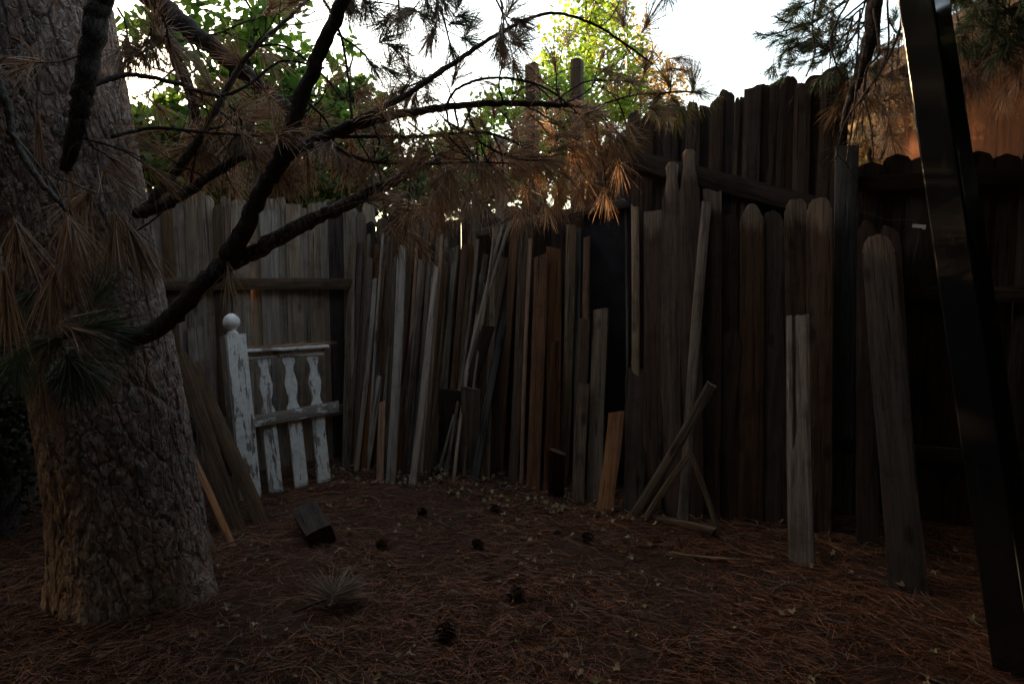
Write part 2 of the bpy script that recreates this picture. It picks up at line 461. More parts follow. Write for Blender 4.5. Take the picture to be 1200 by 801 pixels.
def ribbons(base, mid, tip, width, rnd, taper=0.3):
    """flat curved blades: base/mid/tip arrays (n,3); quads"""
    n = len(base)
    d = tip - base
    r = rng.normal(size=(n, 3))
    s = np.cross(d, r); s /= (np.linalg.norm(s, axis=1, keepdims=True) + 1e-9)
    w = (np.asarray(width) * 0.5).reshape(-1, 1) if np.ndim(width) else width * 0.5
    s = s * w
    m1 = 0.42 * base + 0.46 * mid + 0.12 * tip
    q1 = base * 0.25 + mid * 0.5 + tip * 0.25
    P0, P1, P2, P3 = base, 0.5 * base + 0.5 * mid + 0.06 * (mid - tip), 0.5 * mid + 0.5 * tip + 0.06 * (mid - base), tip
    v = np.stack([P0 - s, P0 + s, P1 - s, P1 + s, P2 - s, P2 + s, P3 - s * taper, P3 + s * taper], 1)
    k = np.arange(n)[:, None] * 8
    f = np.concatenate([k + np.array([[0, 1, 3, 2]]), k + np.array([[2, 3, 5, 4]]), k + np.array([[4, 5, 7, 6]])], 0)
    return v.reshape(-1, 3), f, np.repeat(rnd, 8)
class Blades:
    def __init__(s): s.b = []; s.m = []; s.t = []; s.w = []; s.r = []
    def add(s, b, m, t, w, r):
        n = len(b)
        s.b.append(b); s.m.append(m); s.t.append(t)
        s.w.append(np.full(n, w)); s.r.append(r)
    def build(s, name, mat, parent=None):
        v, f, a = ribbons(np.concatenate(s.b), np.concatenate(s.m), np.concatenate(s.t), np.concatenate(s.w), np.concatenate(s.r))
        return mesh_obj(name, v, f, mat, parent, True, a)
def tuft(B, c, d, n=70, L=0.17, spread=0.6, droop=0.0, width=0.0025, along=0.05):
    """a spray of long needles at c pointing along d; droop pulls the tips down"""
    c = np.array(c, float); d = np.array(d, float); d /= np.linalg.norm(d) + 1e-9
    u = rng.normal(size=(n, 3)); u /= np.linalg.norm(u, axis=1, keepdims=True)
    dirs = d + u * spread * rng.uniform(0.3, 1.25, (n, 1)); dirs /= np.linalg.norm(dirs, axis=1, keepdims=True)
    ln = L * rng.uniform(0.65, 1.12, (n, 1))
    base = c - d * rng.uniform(0, along, (n, 1)) + rng.normal(size=(n, 3)) * 0.004
    mid = base + dirs * ln * 0.5
    d2 = dirs + np.array([0, 0, -1.0]) * droop * rng.uniform(0.6, 1.3, (n, 1)) + rng.normal(size=(n, 3)) * 0.10
    d2 /= np.linalg.norm(d2, axis=1, keepdims=True)
    mid = mid + np.array([0, 0, -1.0]) * droop * ln * 0.08
    tip = mid + d2 * ln * 0.5
    B.add(base, mid, tip, width, rng.uniform(0, 1, n))

def build_litter():
    n = 120000
    # even over the ground the camera looks at, denser close by
    Y = 1.15 + (5.75 - 1.15) * rng.uniform(0, 1, n) ** 1.25
    X = rng.uniform(-0.86, 0.86, n) * (Y + 0.25)
    clump = fbm(X * 2.6, Y * 2.6, 21)
    keep = rng.uniform(0, 1, n) < np.clip((clump - 0.25) * 3.2, 0.25, 1)
    X = X[keep]; Y = Y[keep]; n = len(X)
    flow = fbm(X * 1.1 + 30, Y * 1.1, 31) * 10
    ang = flow + rng.normal(size=n) * 0.9
    L = rng.uniform(0.07, 0.17, n)
    dx = np.cos(ang) * L / 2; dy = np.sin(ang) * L / 2
    bend = rng.normal(size=n) * 0.16
    z0 = rng.uniform(0.002, 0.020, n)
    tilt = rng.normal(size=n) * 0.010 + (rng.uniform(size=n) < 0.05) * rng.uniform(0, 0.05, n)
    b = np.stack([X - dx, Y - dy, gheight(X - dx, Y - dy) + z0], 1)
    m = np.stack([X - dy * bend, Y + dx * bend, gheight(X, Y) + z0 + 0.006], 1)
    t = np.stack([X + dx, Y + dy, gheight(X + dx, Y + dy) + z0 + np.abs(tilt)], 1)
    v, f, a = ribbons(b, m, t, 0.0021, rng.uniform(0, 1, n))
    o = mesh_obj('pine_needle_litter', v, f, LITTER, None, True, a)
    tag(o, 'thick brown pine needle litter over the ground', 'needle litter', kind='stuff')
build_litter()

# leaf outlines: lobed leaf as a fan of 8 points around the centre
def leaf_batch(c, nrm, size, lobes=True, curl=0.25):
    n = len(c)
    nrm = nrm / (np.linalg.norm(nrm, axis=1, keepdims=True) + 1e-9)
    r = rng.normal(size=(n, 3))
    u = np.cross(nrm, r); u /= (np.linalg.norm(u, axis=1, keepdims=True) + 1e-9)
    w = np.cross(nrm, u)
    if lobes:
        rad = np.array([1.0, 0.42, 0.80, 0.40, 0.55, 0.12, 0.55, 0.40, 0.80, 0.42])
        ang = np.linspace(0, 2 * np.pi, 10, endpoint=False)
    else:
        rad = np.array([1.0, 0.72, 0.66, 0.60, 0.66, 0.72]); ang = np.array([0, 0.75, 1.9, np.pi, 2 * np.pi - 1.9, 2 * np.pi - 0.75])
    m = len(ang)
    pts = [c]
    for i in range(m):
        a = rad[i] * size * 0.5 * rng.uniform(.62, 1.3, n)
        q = c + u * (np.cos(ang[i]) * a)[:, None] + w * (np.sin(ang[i]) * a)[:, None]
        q = q + nrm * (curl * size * abs(np.sin(ang[i])) * rng.uniform(0.2, 0.6, n))[:, None]
        pts.append(q)
    v = np.stack(pts, 1).reshape(-1, 3)
    k = np.arange(n)[:, None] * (m + 1)
    f = np.concatenate([k + np.array([[0, 1 + i, 1 + (i + 1) % m]]) for i in range(m)], 0)
    return v, f, np.repeat(rng.uniform(0, 1, n), m + 1)

def build_fallen():
    n = 620
    t = rng.uniform(0, 1, n)
    X = np.where(t < 0.75, rng.uniform(-1.7, 1.0, n), rng.uniform(-2.0, 2.6, n))
    Yf = RF_C - RF_S * X
    Y = np.where(t < 0.5, Yf - rng.uniform(0.25, 0.95, n), Yf - rng.uniform(0.4, 3.4, n))
    ok = Y < 4.7 + (X + 2.5) * 0.72
    X = X[ok]; Y = Y[ok]; n = len(X)
    c = np.stack([X, Y, gheight(X, Y) + 0.028], 1)
    nr = np.stack([rng.normal(size=n) * 0.6, rng.normal(size=n) * 0.6 - 0.2, np.ones(n)], 1)
    v, f, a = leaf_batch(c, nr, rng.uniform(0.025, 0.07, n), True, 0.5)
    o = mesh_obj('fallen_leaves', v, f, L_FALL, None, False, a)
    tag(o, 'curled tan dead leaves scattered over the needle litter', 'fallen leaves', kind='stuff')
build_fallen()

def build_debris():
    n = 260
    m = MB()
    for i in range(n):
        X = rng.uniform(-2.2, 2.6); Y = rng.uniform(1.6, 4.6)
        if rng.uniform() < .4: Y = RF_C - RF_S * X - rng.uniform(.3, .9)
        if Y > 4.7 + (X + 2.5) * .72: continue
        a = rng.uniform(0, 6.3); L = rng.uniform(.05, .22); r = rng.uniform(.0015, .004)
        p = []
        for t in np.linspace(-.5, .5, 5):
            x = X + math.cos(a + t * .6) * L * t; y = Y + math.sin(a + t * .6) * L * t
            p.append((x, y, float(gheight(x, y)) + .018 + r + rng.uniform(0, .006)))
        v, f = tube_pts(p, [r] * 5, 5, .3, i); m.add(v, f, rng.uniform())
    o = m.build('fallen_bark_and_sticks', TWIG_G)
    tag(o, 'small grey twigs strewn over the needle litter', 'debris', kind='stuff')
# ------------------------------------------------------------------ boards
def slab(L, w, th, nz=14, nx=4, top='flat', cut=None, rag=0.005, warp=0.006, split=None, prof=None, seed=0, bow=0.0):
    """a board: local Z is length (0..L), X width (centred), Y thickness (0 front, th back)"""
    r = np.random.default_rng(seed + 17)
    if split is not None: nx = max(nx, 8)
    xs = np.linspace(-1, 1, nx + 1)
    zs = np.linspace(0, 1, nz + 1)
    if top in ('dog', 'round', 'point', 'worn', 'neck', 'scallop'):
        zs = np.concatenate([np.linspace(0, 1 - 0.28 / L, nz), 1 - np.linspace(0.26, 0, 13) / L])
    ch = min(0.004, th * 0.25)
    jag = r.uniform(0, 1, len(xs)) * rag
    jag0 = r.uniform(0, 1, len(xs)) * 0.006
    slant = r.uniform(-.16, .16) * w if (prof is None and w < .125 and rag > 0) else 0
    if slant: warp *= 1.6
    ph = r.uniform(0, 7, 3)
    verts = []
    idx = {}
    for zi, z in enumerate(zs):
        d = (1 - z) * L                      # distance from the top
        hw = w / 2 * (1 + 0.015 * math.sin(z * 9 + ph[0]))
        if prof: hw = w / 2 * prof(z)
        cx = warp * math.sin(z * 3.1 + ph[1])
        cy = warp * math.sin(z * 2.3 + ph[2]) + bow * math.sin(math.pi * z)
        if top == 'dog':
            e = max(0.0, 1 - d / 0.035); hw *= 1 - 0.42 * e
        elif top == 'round':
            e = min(1.0, d / (w * 0.55)); hw *= 0.18 + 0.82 * math.sqrt(max(0, 1 - (1 - e) ** 2))
        elif top == 'scallop':
            e = min(1.0, d / (w * 0.42)); hw *= 0.12 + 0.88 * math.sqrt(max(0, 1 - (1 - e) ** 2))
        elif top == 'point':
            e = min(1.0, d / (w * 0.8)); hw *= 0.22 + 0.78 * e ** 0.7
        elif top == 'worn':
            e = min(1.0, d / 0.10); hw *= 0.50 + 0.50 * e ** 0.6 + 0.05 * math.sin(d * 160 + ph[0]) * (d < .14)
        elif top == 'neck':
            if d < 0.26: hw *= 0.62 + 0.10 * math.cos(d * 26) + 0.12 * (d / 0.26)
            e = min(1.0, d / 0.04); hw *= 0.45 + 0.55 * math.sqrt(e)
        for j, x in enumerate(xs):
            zz = z * L
            if z > 0.5: zz -= (abs(slant) + slant * x) * max(0, 1 - d / .2)
            if z > 0.5: zz -= jag[j] * max(0, 1 - d / (rag * 2 + 0.02))
            if z < 0.5: zz += jag0[j] * max(0, 1 - z * 12)
            gv = 0.0
            if split is not None and z > split[1]:
                if abs(x - split[0]) < 2.2 / nx / 2: gv = th * 0.75
            ed = ch if j in (0, nx) else 0
            verts.append((x * hw + cx, ed + cy + gv, zz)); verts.append((x * hw * 0.995 + cx, th - ed + cy, zz))
    nj = len(xs)
    def V(z, j, s): return (z * nj + j) * 2 + s
    f = []
    nzz = len(zs)
    for z in range(nzz - 1):
        for j in range(nj - 1):
            f.append((V(z, j, 0), V(z, j + 1, 0), V(z + 1, j + 1, 0), V(z + 1, j, 0)))
            f.append((V(z, j + 1, 1), V(z, j, 1), V(z + 1, j, 1), V(z + 1, j + 1, 1)))
        f.append((V(z, 0, 1), V(z, 0, 0), V(z + 1, 0, 0), V(z + 1, 0, 1)))
        f.append((V(z, nj - 1, 0), V(z, nj - 1, 1), V(z + 1, nj - 1, 1), V(z + 1, nj - 1, 0)))
    for j in range(nj - 1):
        f.append((V(0, j + 1, 0), V(0, j, 0), V(0, j, 1), V(0, j + 1, 1)))
        f.append((V(nzz - 1, j, 0), V(nzz - 1, j + 1, 0), V(nzz - 1, j + 1, 1), V(nzz - 1, j, 1)))
    return verts, f
SEED = [0]
def place(name, a, b, w, th, mat, nrm=None, parent=None, **kw):
    """a board from point a (foot) to point b (head); its face looks along nrm"""
    SEED[0] += 1
    a = Vector(a); b = Vector(b)
    z = (b - a).normalized()
    n = Vector(nrm if nrm is not None else RF_N)
    y = -(n - z * n.dot(z)).normalized()
    x = y.cross(z).normalized()
    v, f = slab((b - a).length, w, th, seed=SEED[0], **kw)
    LL = (b - a).length
    o = mesh_obj(name, v, f, mat, parent, False, [max(0.0, 1 - (LL - q[2]) / .32) for q in v])
    M = Matrix((x, y, z)).transposed()
    o.rotation_mode = 'QUATERNION'
    o.rotation_quaternion = M.to_quaternion()
    o.location = a
    return o
def twist(n, deg):
    return Matrix.Rotation(R(deg), 3, 'Z') @ n

# ---- left plank fence
lf = empty('plank_fence', LF_A, 'grey weathered plank fence with a horizontal rail behind the white balustrade', 'fence')
def lf_pt(s, z, off=0.0):       # s metres along the fence from LF_A, local to the fence empty
    return LF_T * s + LF_N * off + Vector((0, 0, z))
s = -2.6
i = 0
while s < 1.56:
    w = random.choice([0.085, 0.11, 0.135, 0.14, 0.12])
    h = 2.13 + random.uniform(-0.05, 0.05)
    if 1.14 < s < 1.24: mt, dd, w = W_DARK, -0.014, .16
    else: mt, dd = random.choice([W_FENCE, W_FENCE, W_FENCE, W_GREY, W_BROWN]), (-0.010 if i % 2 else 0.012)
    place('plank', lf_pt(s + w / 2, -0.02, dd), lf_pt(s + w / 2 + random.uniform(-0.006, 0.006), h, dd), w - 0.003, 0.018, mt, LF_N, lf, top=random.choice(['dog', 'flat', 'dog']), rag=0.01)
    s += w - random.uniform(0.016, 0.022)
    i += 1
place('rail', lf_pt(-2.5, 1.50, 0.05), lf_pt(1.50, 1.475, 0.05), 0.088, 0.038, W_BROWN, LF_N, lf)
place('rail', lf_pt(-2.5, 0.42, 0.05), lf_pt(1.50, 0.42, 0.05), 0.088, 0.038, W_BROWN, LF_N, lf)
for sx in (-2.3, -0.05):
    place('fence_post', lf_pt(sx, -0.05, -0.03), lf_pt(sx, 2.0, -0.03), 0.09, 0.09, W_BROWN, LF_N, lf)

# ---- middle of the back fence, behind the leaning boards
def rf_pt(X, z, off=0.0):
    return Vector((X, RF_C - RF_S * X, z)) + RF_N * off
mf = empty('dark_board_fence', rf_pt(-1.2, 0), 'dark old board fence hidden behind the mass of leaning boards', 'fence')
o0 = mf.location.copy()
X = -1.5
while X < 0.86:
    w = random.uniform(0.09, 0.14)
    h = 2.1 + random.uniform(-0.12, 0.1)
    kf = 0.02 * (int(X * 1000) % 2)
    place('plank', rf_pt(X + w / 2, -0.02, -kf) - o0, rf_pt(X + w / 2, h, -kf) - o0, w * 1.22, 0.018, random.choice([W_BACK, W_DARK, W_BROWN]), RF_N, mf, top='dog', rag=0.02)
    X += w + random.uniform(0.0, 0.008)
place('rail', on_back(556, 273, 0.10) - o0, on_back(736, 238, 0.10) - o0, 0.07, 0.035, W_BROWN, RF_N, mf)
place('rail', rf_pt(-1.2, 0.5, 0.04) - o0, rf_pt(0.8, 0.5, 0.04) - o0, 0.088, 0.036, W_DARK, RF_N, mf)

# ---- tall dark fence to the right of it
tf = empty('tall_picket_fence', rf_pt(0.8, 0), 'tall dark fence of uneven pickets standing out against the bright sky', 'fence')
o0 = tf.location.copy()
tops = [(690, 710, 185), (708, 724, 168), (722, 735, 150), (736, 748, 128), (751, 764, 131), (766, 777, 126), (779, 793, 118), (794, 806, 122), (807, 820, 116), (822, 836, 120), (838, 846, 112),
        (848, 858, 102), (861, 866, 112), (867, 872, 111), (874, 887, 98), (889, 902, 97), (903, 917, 90), (918, 933, 88), (936, 948, 96), (949, 966, 86), (967, 985, 78), (983, 992, 84)]
for (x0, x1, y) in tops:
    kf = 0.022 * (tops.index((x0, x1, y)) % 2)
    t = on_back(0.5 * (x0 + x1), y, -0.02 - kf)
    a = Vector((t.x, t.y, -0.02))
    w = (x1 - x0) / 800 * t.y * (1.2 if x0 < 870 else 1.3) + (0.003 if x0 < 870 else .012) + (.03 if x0 in (848, 838) else 0)
    place('picket', a - o0, t - o0 + RF_T * random.uniform(-0.004, 0.004), w, 0.02, random.choice([W_BACK, W_BACK, W_DARK]), RF_N, tf, top=random.choice(['dog', 'dog', 'flat', 'worn']), rag=0.015)
place('brace', on_back(738, 184, 0.035) - o0, on_back(962, 245, 0.035) - o0, 0.125, 0.03, W_DARK, RF_N, tf)
place('rail', rf_pt(0.8, 0.45, 0.04) - o0, rf_pt(2.2, 0.45, 0.04) - o0, 0.09, 0.036, W_DARK, RF_N, tf)

# ---- scalloped fence at the far right
sf = empty('scalloped_fence', rf_pt(2.2, 0), 'dark fence with rounded scalloped picket tops and a top rail before the shed', 'fence')
o0 = sf.location.copy()
X = 2.17
while X < 5.2:
    w = 0.135
    kf = .02 * (round((X - 2.17) / .13) % 2)
    place('picket', rf_pt(X + w / 2, -0.02, -kf) - o0, rf_pt(X + w / 2, 2.27 + random.uniform(-0.02, 0.02), -kf) - o0, w + .022, 0.018, W_BACK, RF_N, sf, top='scallop', nz=4)
    X += .13 + (0 if not 2.88 < X < 3.0 else 0.02)
place('rail', rf_pt(2.15, 2.12, 0.045) - o0, rf_pt(5.2, 2.12, 0.045) - o0, 0.09, 0.038, W_DARK, RF_N, sf)
place('rail', rf_pt(2.15, 1.43, 0.045) - o0, rf_pt(5.2, 1.43, 0.045) - o0, 0.09, 0.038, W_DARK, RF_N, sf)
place('rail', rf_pt(2.15, 0.45, 0.045) - o0, rf_pt(5.2, 0.45, 0.045) - o0, 0.09, 0.038, W_DARK, RF_N, sf)
place('fence_post', rf_pt(3.45, -0.02, 0.085) - o0, rf_pt(3.45, 2.2, 0.085) - o0, 0.09, 0.085, W_DARK, RF_N, sf)

# ---- shed with reddish siding beyond the fence
def box(mb, lo, hi, bev=0.0):
    x0, y0, z0 = lo; x1, y1, z1 = hi
    v = [(x0, y0, z0), (x1, y0, z0), (x1, y1, z0), (x0, y1, z0), (x0, y0, z1), (x1, y0, z1), (x1, y1, z1), (x0, y1, z1)]
    mb.add(v, [(0, 3, 2, 1), (4, 5, 6, 7), (0, 1, 5, 4), (1, 2, 6, 5), (2, 3, 7, 6), (3, 0, 4, 7)])
shed = empty('garden_shed', (3.75, 4.6, 0), 'shed with reddish brown plywood walls and a dark overhanging roof beyond the scalloped fence', 'shed')
m = MB()
y = 0.0
while y < 3.3:                       # grooved sheets standing side by side
    box(m, (0, y, -0.02), (0.03, y + 0.395, 3.55)); y += 0.4
box(m, (0.03, 0, 0), (3.0, 0.03, 3.55)); box(m, (0.03, 3.25, 0), (3.0, 3.28, 3.55)); box(m, (2.97, 0.03, 0), (3.0, 3.25, 3.55))
box(m, (0.03, 0.03, 0), (0.05, 3.25, 3.53))
m.build('wall', W_SHED, shed)
m = MB()
v = [(-0.45, -0.5, 3.38), (-0.45, 3.7, 3.38), (1.5, 3.7, 4.2), (1.5, -0.5, 4.2), (3.45, -0.5, 3.38), (3.45, 3.7, 3.38)]
v2 = [(a, b, c + 0.07) for a, b, c in v]
m.add(v + v2, [(0, 1, 2, 3), (3, 2, 5, 4), (9, 8, 7, 6), (10, 11, 8, 9), (0, 6, 7, 1), (4, 5, 11, 10), (0, 3, 9, 6), (3, 4, 10, 9), (1, 7, 8, 2), (2, 8, 11, 5)])
m.build('roof', ROOF, shed)
m = MB(); box(m, (-0.49, -0.52, 3.30), (-0.455, 3.72, 3.47)); m.build('fascia', W_DARK, shed)

# ---- tall posts behind the fence
for (x, yt, yb, w, lab) in ((622, 66, 300, 0.085, 'tall weathered reddish post rising above the fence, the left one of two, before green leaves'),
                            (676, 60, 300, 0.085, 'tall grey post rising above the fence, the right one of two, before yellow green leaves')):
    t = P(x, yt, 5.45)
    o = place('tall_post', (t.x, t.y + .12, -0.02), (t.x, t.y + .12, t.z), w, 0.09, W_BROWN, RF_N, top='flat', rag=0.012)
    tag(o, lab, 'post', 'tall posts rising behind the fence')
t = P(586, 158, 6.2)
tag(place('short_post', (t.x, t.y, -0.02), t, 0.09, 0.09, W_GREY, RF_N, rag=.01), 'short grey post top seen through pine twigs behind the fence', 'post')

# ---- black sheet
t = on_back(711, 232, 0.06)
o = place('black_sheet', G(711, 560) * 0 + Vector((t.x, t.y, 0)), t, 0.36, 0.012, BLACK_SHEET, RF_N, nz=10)
tag(o, 'blue black sheet standing between the leaning boards and the brown pickets', 'panel')

# ---- everything that leans on the back fence
GR_L = 'loose boards leaning in the corner pile'
GR_M = 'brown boards leaning on the middle of the back fence'
GR_P = 'old pickets standing in a row before the tall fence'
def lean(name, label, cat, bx, by, tx, ty, wpx, mat, off=0.10, th=0.020, group=None, tw=0.0, base_z=0.0, **kw):
    a = G(bx, by)
    a.z = float(gheight(a.x, a.y)) - 0.012 + base_z
    b = on_back(tx, ty, off)
    w = wpx / 800.0 * (a.y + b.y) / 2 * 1.06
    o = place(name, a, b, w, th, mat, twist(RF_N, tw), **kw)
    tag(o, label, cat, group)
    return o
boards = [
 # name, label, category, foot x y, head x y, width px, material, off, thickness, group, kwargs
 ('wood_strip', 'thin pale grey strip leaning closest to the right end of the fence rail', 'strip', 408, 549, 414, 346, 4, W_PALE, .30, .012, GR_L, {}),
 ('wood_strip', 'thin bluish grey strip running to the ground left of the broad grey board', 'strip', 430, 556, 449, 272, 3.5, W_PALE, .16, .015, GR_L, {}),
 ('long_board', 'dark brown board leaning right beside the thin pale strip at the rail end', 'board', 419, 553, 434, 300, 9, W_BROWN, .20, .02, GR_L, {}),
 ('long_board', 'narrow dark board with a reddish edge between the rail end and the bluish strip', 'board', 425, 557, 441, 285, 6, W_RED, .14, .02, GR_L, {}),
 ('long_board', 'slender pale board slanting steeply down beside the short pinkish board', 'board', 427, 556, 446, 440, 6.5, W_PALE, .50, .018, GR_L, {}),
 ('wide_board', 'broad pale grey board, the widest and palest in the corner pile', 'board', 457, 569, 470, 285, 11.5, W_PALE, .22, .022, GR_L, dict(rag=.012)),
 ('long_board', 'brown board edge tucked against the left side of the broad pale grey board', 'board', 449, 566, 461, 300, 5.5, W_BROWN, .19, .02, GR_L, {}),
 ('short_board', 'short pinkish board standing before the broad pale grey board', 'board', 446, 569, 448, 468, 9, W_PINK, .55, .02, GR_L, dict(rag=.015)),
 ('short_board', 'short orange brown board standing just right of the broad pale grey board', 'board', 466, 560, 467, 476, 8.5, W_RED, .48, .02, GR_L, {}),
 ('wood_strip', 'thin orange strip slanting behind the broad pale grey board', 'strip', 469, 556, 489, 262, 4, W_ORANGE, .12, .012, GR_L, {}),
 ('long_board', 'grey board slanting right of the short orange brown board', 'board', 474, 558, 494, 303, 9, W_GREY, .20, .02, GR_L, {}),
 ('long_board', 'grey brown board crossing the middle of the corner pile', 'board', 486, 562, 505, 308, 9, W_GREY, .17, .02, GR_L, {}),
 ('long_board', 'long slanting pale board whose foot stands farthest forward in the corner pile', 'board', 481, 572, 511, 310, 8.5, W_PALE, .26, .02, GR_L, dict(rag=.02)),
 ('wood_strip', 'thin orange strip standing at the right side of the corner pile', 'strip', 497, 560, 517, 293, 4, W_ORANGE, .20, .012, GR_L, {}),
 ('long_board', 'bluish grey board right of the thin orange strip in the corner pile', 'board', 505, 560, 519, 340, 7, W_POST, .18, .02, GR_L, {}),
 ('wood_strip', 'upright pale lath standing above the dark plywood offcuts', 'strip', 522, 545, 524, 278, 5, W_GREY, .09, .014, GR_L, {}),
 ('wood_strip', 'wavy pale lath just right of the upright lath above the plywood offcuts', 'strip', 533, 545, 534, 290, 4, W_GREY, .08, .012, GR_L, dict(warp=.012)),
 ('wide_board', 'broad grey board reaching up into the pine twigs above the black gap', 'board', 542, 546, 559, 212, 10.5, W_GREY, .10, .022, GR_L, dict(rag=.02)),
 ('wood_strip', 'pale thin lath slanting up right, the left one of the crossing pair', 'strip', 541, 476, 590, 262, 3.6, W_PALE, .20, .010, GR_L, dict(base_z=0)),
 ('wood_strip', 'pale thin lath slanting up right, the right one of the crossing pair', 'strip', 545, 470, 600, 261, 4, W_PALE, .15, .010, GR_L, dict(warp=.02)),
 ('long_board', 'dark board leaning left to right across the plywood offcuts', 'board', 516, 556, 572, 380, 14, W_DARK, .36, .02, GR_L, {}),
 ('long_board', 'dark grey board leaning across the right side of the plywood offcuts', 'board', 549, 560, 590, 300, 11, W_BROWN, .17, .02, GR_L, {}),
 ('long_board', 'long dark board slanting just right of the plywood offcuts', 'board', 556, 568, 597, 330, 9, W_POST, .14, .02, GR_L, {}),
 ('plywood_offcut', 'square dark plywood offcut low behind the leaf pile, the left one', 'plywood', 527, 556, 527, 456, 27, W_DARK, .42, .014, None, {}),
 ('plywood_offcut', 'square dark plywood offcut low behind the leaf pile, the right one', 'plywood', 549, 562, 550, 454, 24, W_BROWN, .48, .014, None, {}),
 # middle
 ('long_board', 'reddish brown board leaning under the left end of the slanting rail', 'board', 584, 560, 604, 257, 11, W_RED, .15, .022, GR_M, {}),
 ('long_board', 'brown board with a grey face next to the bright orange strip', 'board', 599, 566, 615, 262, 11, W_BROWN, .13, .022, GR_M, {}),
 ('wood_strip', 'bright orange thin strip standing in the brown boards', 'strip', 611, 568, 621, 279, 4.5, W_ORANGE, .20, .014, GR_M, {}),
 ('wide_board', 'wide brown board with fine stripes right of the bright orange strip', 'board', 625, 574, 633, 296, 16, W_RED, .20, .022, GR_M, {}),
 ('wide_board', 'wide dark red board behind the short orange brown stick', 'board', 645, 576, 648, 287, 17, W_RED, .14, .022, GR_M, {}),
 ('short_board', 'short narrow orange brown board before the dark red one', 'board', 640, 574, 651, 398, 9, W_RED, .42, .022, GR_M, {}),
 ('long_board', 'long pale brown board standing alone between dark gaps', 'board', 659, 572, 669, 262, 11, W_GREY, .17, .03, GR_M, {}),
 ('long_board', 'dark bluish board behind the right side of the long pale brown board', 'board', 671, 576, 679, 266, 7, W_POST, .10, .022, GR_M, {}),
 ('long_board', 'dark red narrow board left of the black sheet', 'board', 679, 582, 689, 276, 8, W_RED, .12, .022, GR_M, {}),
 ('long_board', 'dark brown board ending halfway up beside the grey brown one', 'board', 674, 584, 686, 372, 13, W_BROWN, .26, .022, GR_M, {}),
 ('wide_board', 'grey brown square cut board half covering the black sheet', 'board', 697, 590, 703, 361, 18, W_GREY, .20, .03, GR_M, {}),
 ('short_board', 'short brown board standing in front of the dark brown half height one', 'board', 677, 589, 684, 448, 14, W_BROWN, .42, .022, GR_M, {}),
 ('short_board', 'very short dark stub of board at the foot of the brown boards', 'board', 651, 580, 652, 530, 19, W_DARK, .70, .03, None, dict(rag=.01)),
 ('short_board', 'short bright orange board with a clean sawn face', 'board', 709, 600, 721, 479, 18, W_ORANGE, .56, .026, None, dict(rag=.006)),
 ('wood_strip', 'thin pale bluish edge strip at the right side of the black sheet', 'strip', 733, 588, 733, 236, 3, W_POST, .07, .012, GR_M, {}),
 ('long_board', 'ragged narrow grey board right of the black sheet', 'board', 741, 592, 744, 238, 9, W_GREY, .10, .022, GR_P, dict(rag=.03)),
 ('wide_board', 'dark board with a knot and a rounded top, half as tall as its neighbours', 'board', 741, 603, 745, 428, 23, W_DARK, .30, .022, GR_P, dict(top='round')),
 # picket row
 ('old_picket', 'flat topped battered picket, the leftmost of the broad ones', 'picket', 763, 602, 765, 245, 21, W_PICK, .11, .022, GR_P, dict(top='flat', rag=.02)),
 ('old_picket', 'narrow necked picket, shorter of the two with tall rounded heads', 'picket', 786, 604, 787, 189, 22, W_PICK, .12, .022, GR_P, dict(top='neck')),
 ('old_picket', 'tallest narrow necked picket rising over the slanting brace', 'picket', 811, 606, 808, 174, 23, W_PICK, .13, .022, GR_P, dict(top='neck')),
 ('old_picket', 'ragged topped picket right behind the long leaning batten', 'picket', 834, 607, 833, 219, 21, W_PICK, .11, .022, GR_P, dict(rag=.02)),
 ('old_picket', 'narrower low topped picket right of the long leaning batten', 'picket', 855, 609, 852, 249, 21, W_DARK, .10, .022, GR_P, dict(top='worn')),
 ('old_picket', 'broad picket with a pointed rounded head in the middle of the row', 'picket', 880, 612, 880, 238, 26, W_PICK, .12, .022, GR_P, dict(top='point')),
 ('old_picket', 'picket with a slanted worn head right of the pointed one', 'picket', 907, 615, 906, 246, 24, W_DARK, .10, .022, GR_P, dict(top='worn', rag=.02)),
 ('old_picket', 'picket with a clipped head standing behind the split grey board', 'picket', 936, 620, 932, 233, 26, W_PICK, .12, .022, GR_P, dict(top='worn')),
 ('old_picket', 'rough brown picket with knots, left neighbour of the slate grey post', 'picket', 957, 625, 961, 231, 27, W_PICK, .15, .022, GR_P, dict(top='worn', rag=.012)),
 ('slate_post', 'tall slate grey square post at the end of the picket row', 'post', 985, 600, 993, 170, 23, W_SLATE, .12, .06, None, {}),
 ('short_board', 'dark half height board leaning right of the crossed sticks', 'board', 838, 604, 857, 388, 22, W_DARK, .30, .022, GR_P, dict(top='worn')),
 ('split_board', 'grey half height board split down its upper half, standing forward', 'board', 940, 662, 934, 368, 25, W_SPLIT, .46, .03, None, dict(split=(-.15, .45), rag=.008)),
 ('old_picket', 'dark pointed picket half hidden left of the big forward picket', 'picket', 1019, 640, 1014, 256, 22, W_DARK, .12, .022, GR_P, dict(top='point')),
 ('old_picket', 'dark worn picket half hidden right of the big forward picket', 'picket', 1060, 650, 1044, 262, 22, W_DARK, .12, .022, GR_P, dict(top='worn')),
 ('old_picket', 'big wide picket with a ragged head leaning farthest forward at the right', 'picket', 1064, 698, 1029, 274, 35, W_DARKHEAD, .30, .03, None, dict(top='worn', rag=.015)),
]
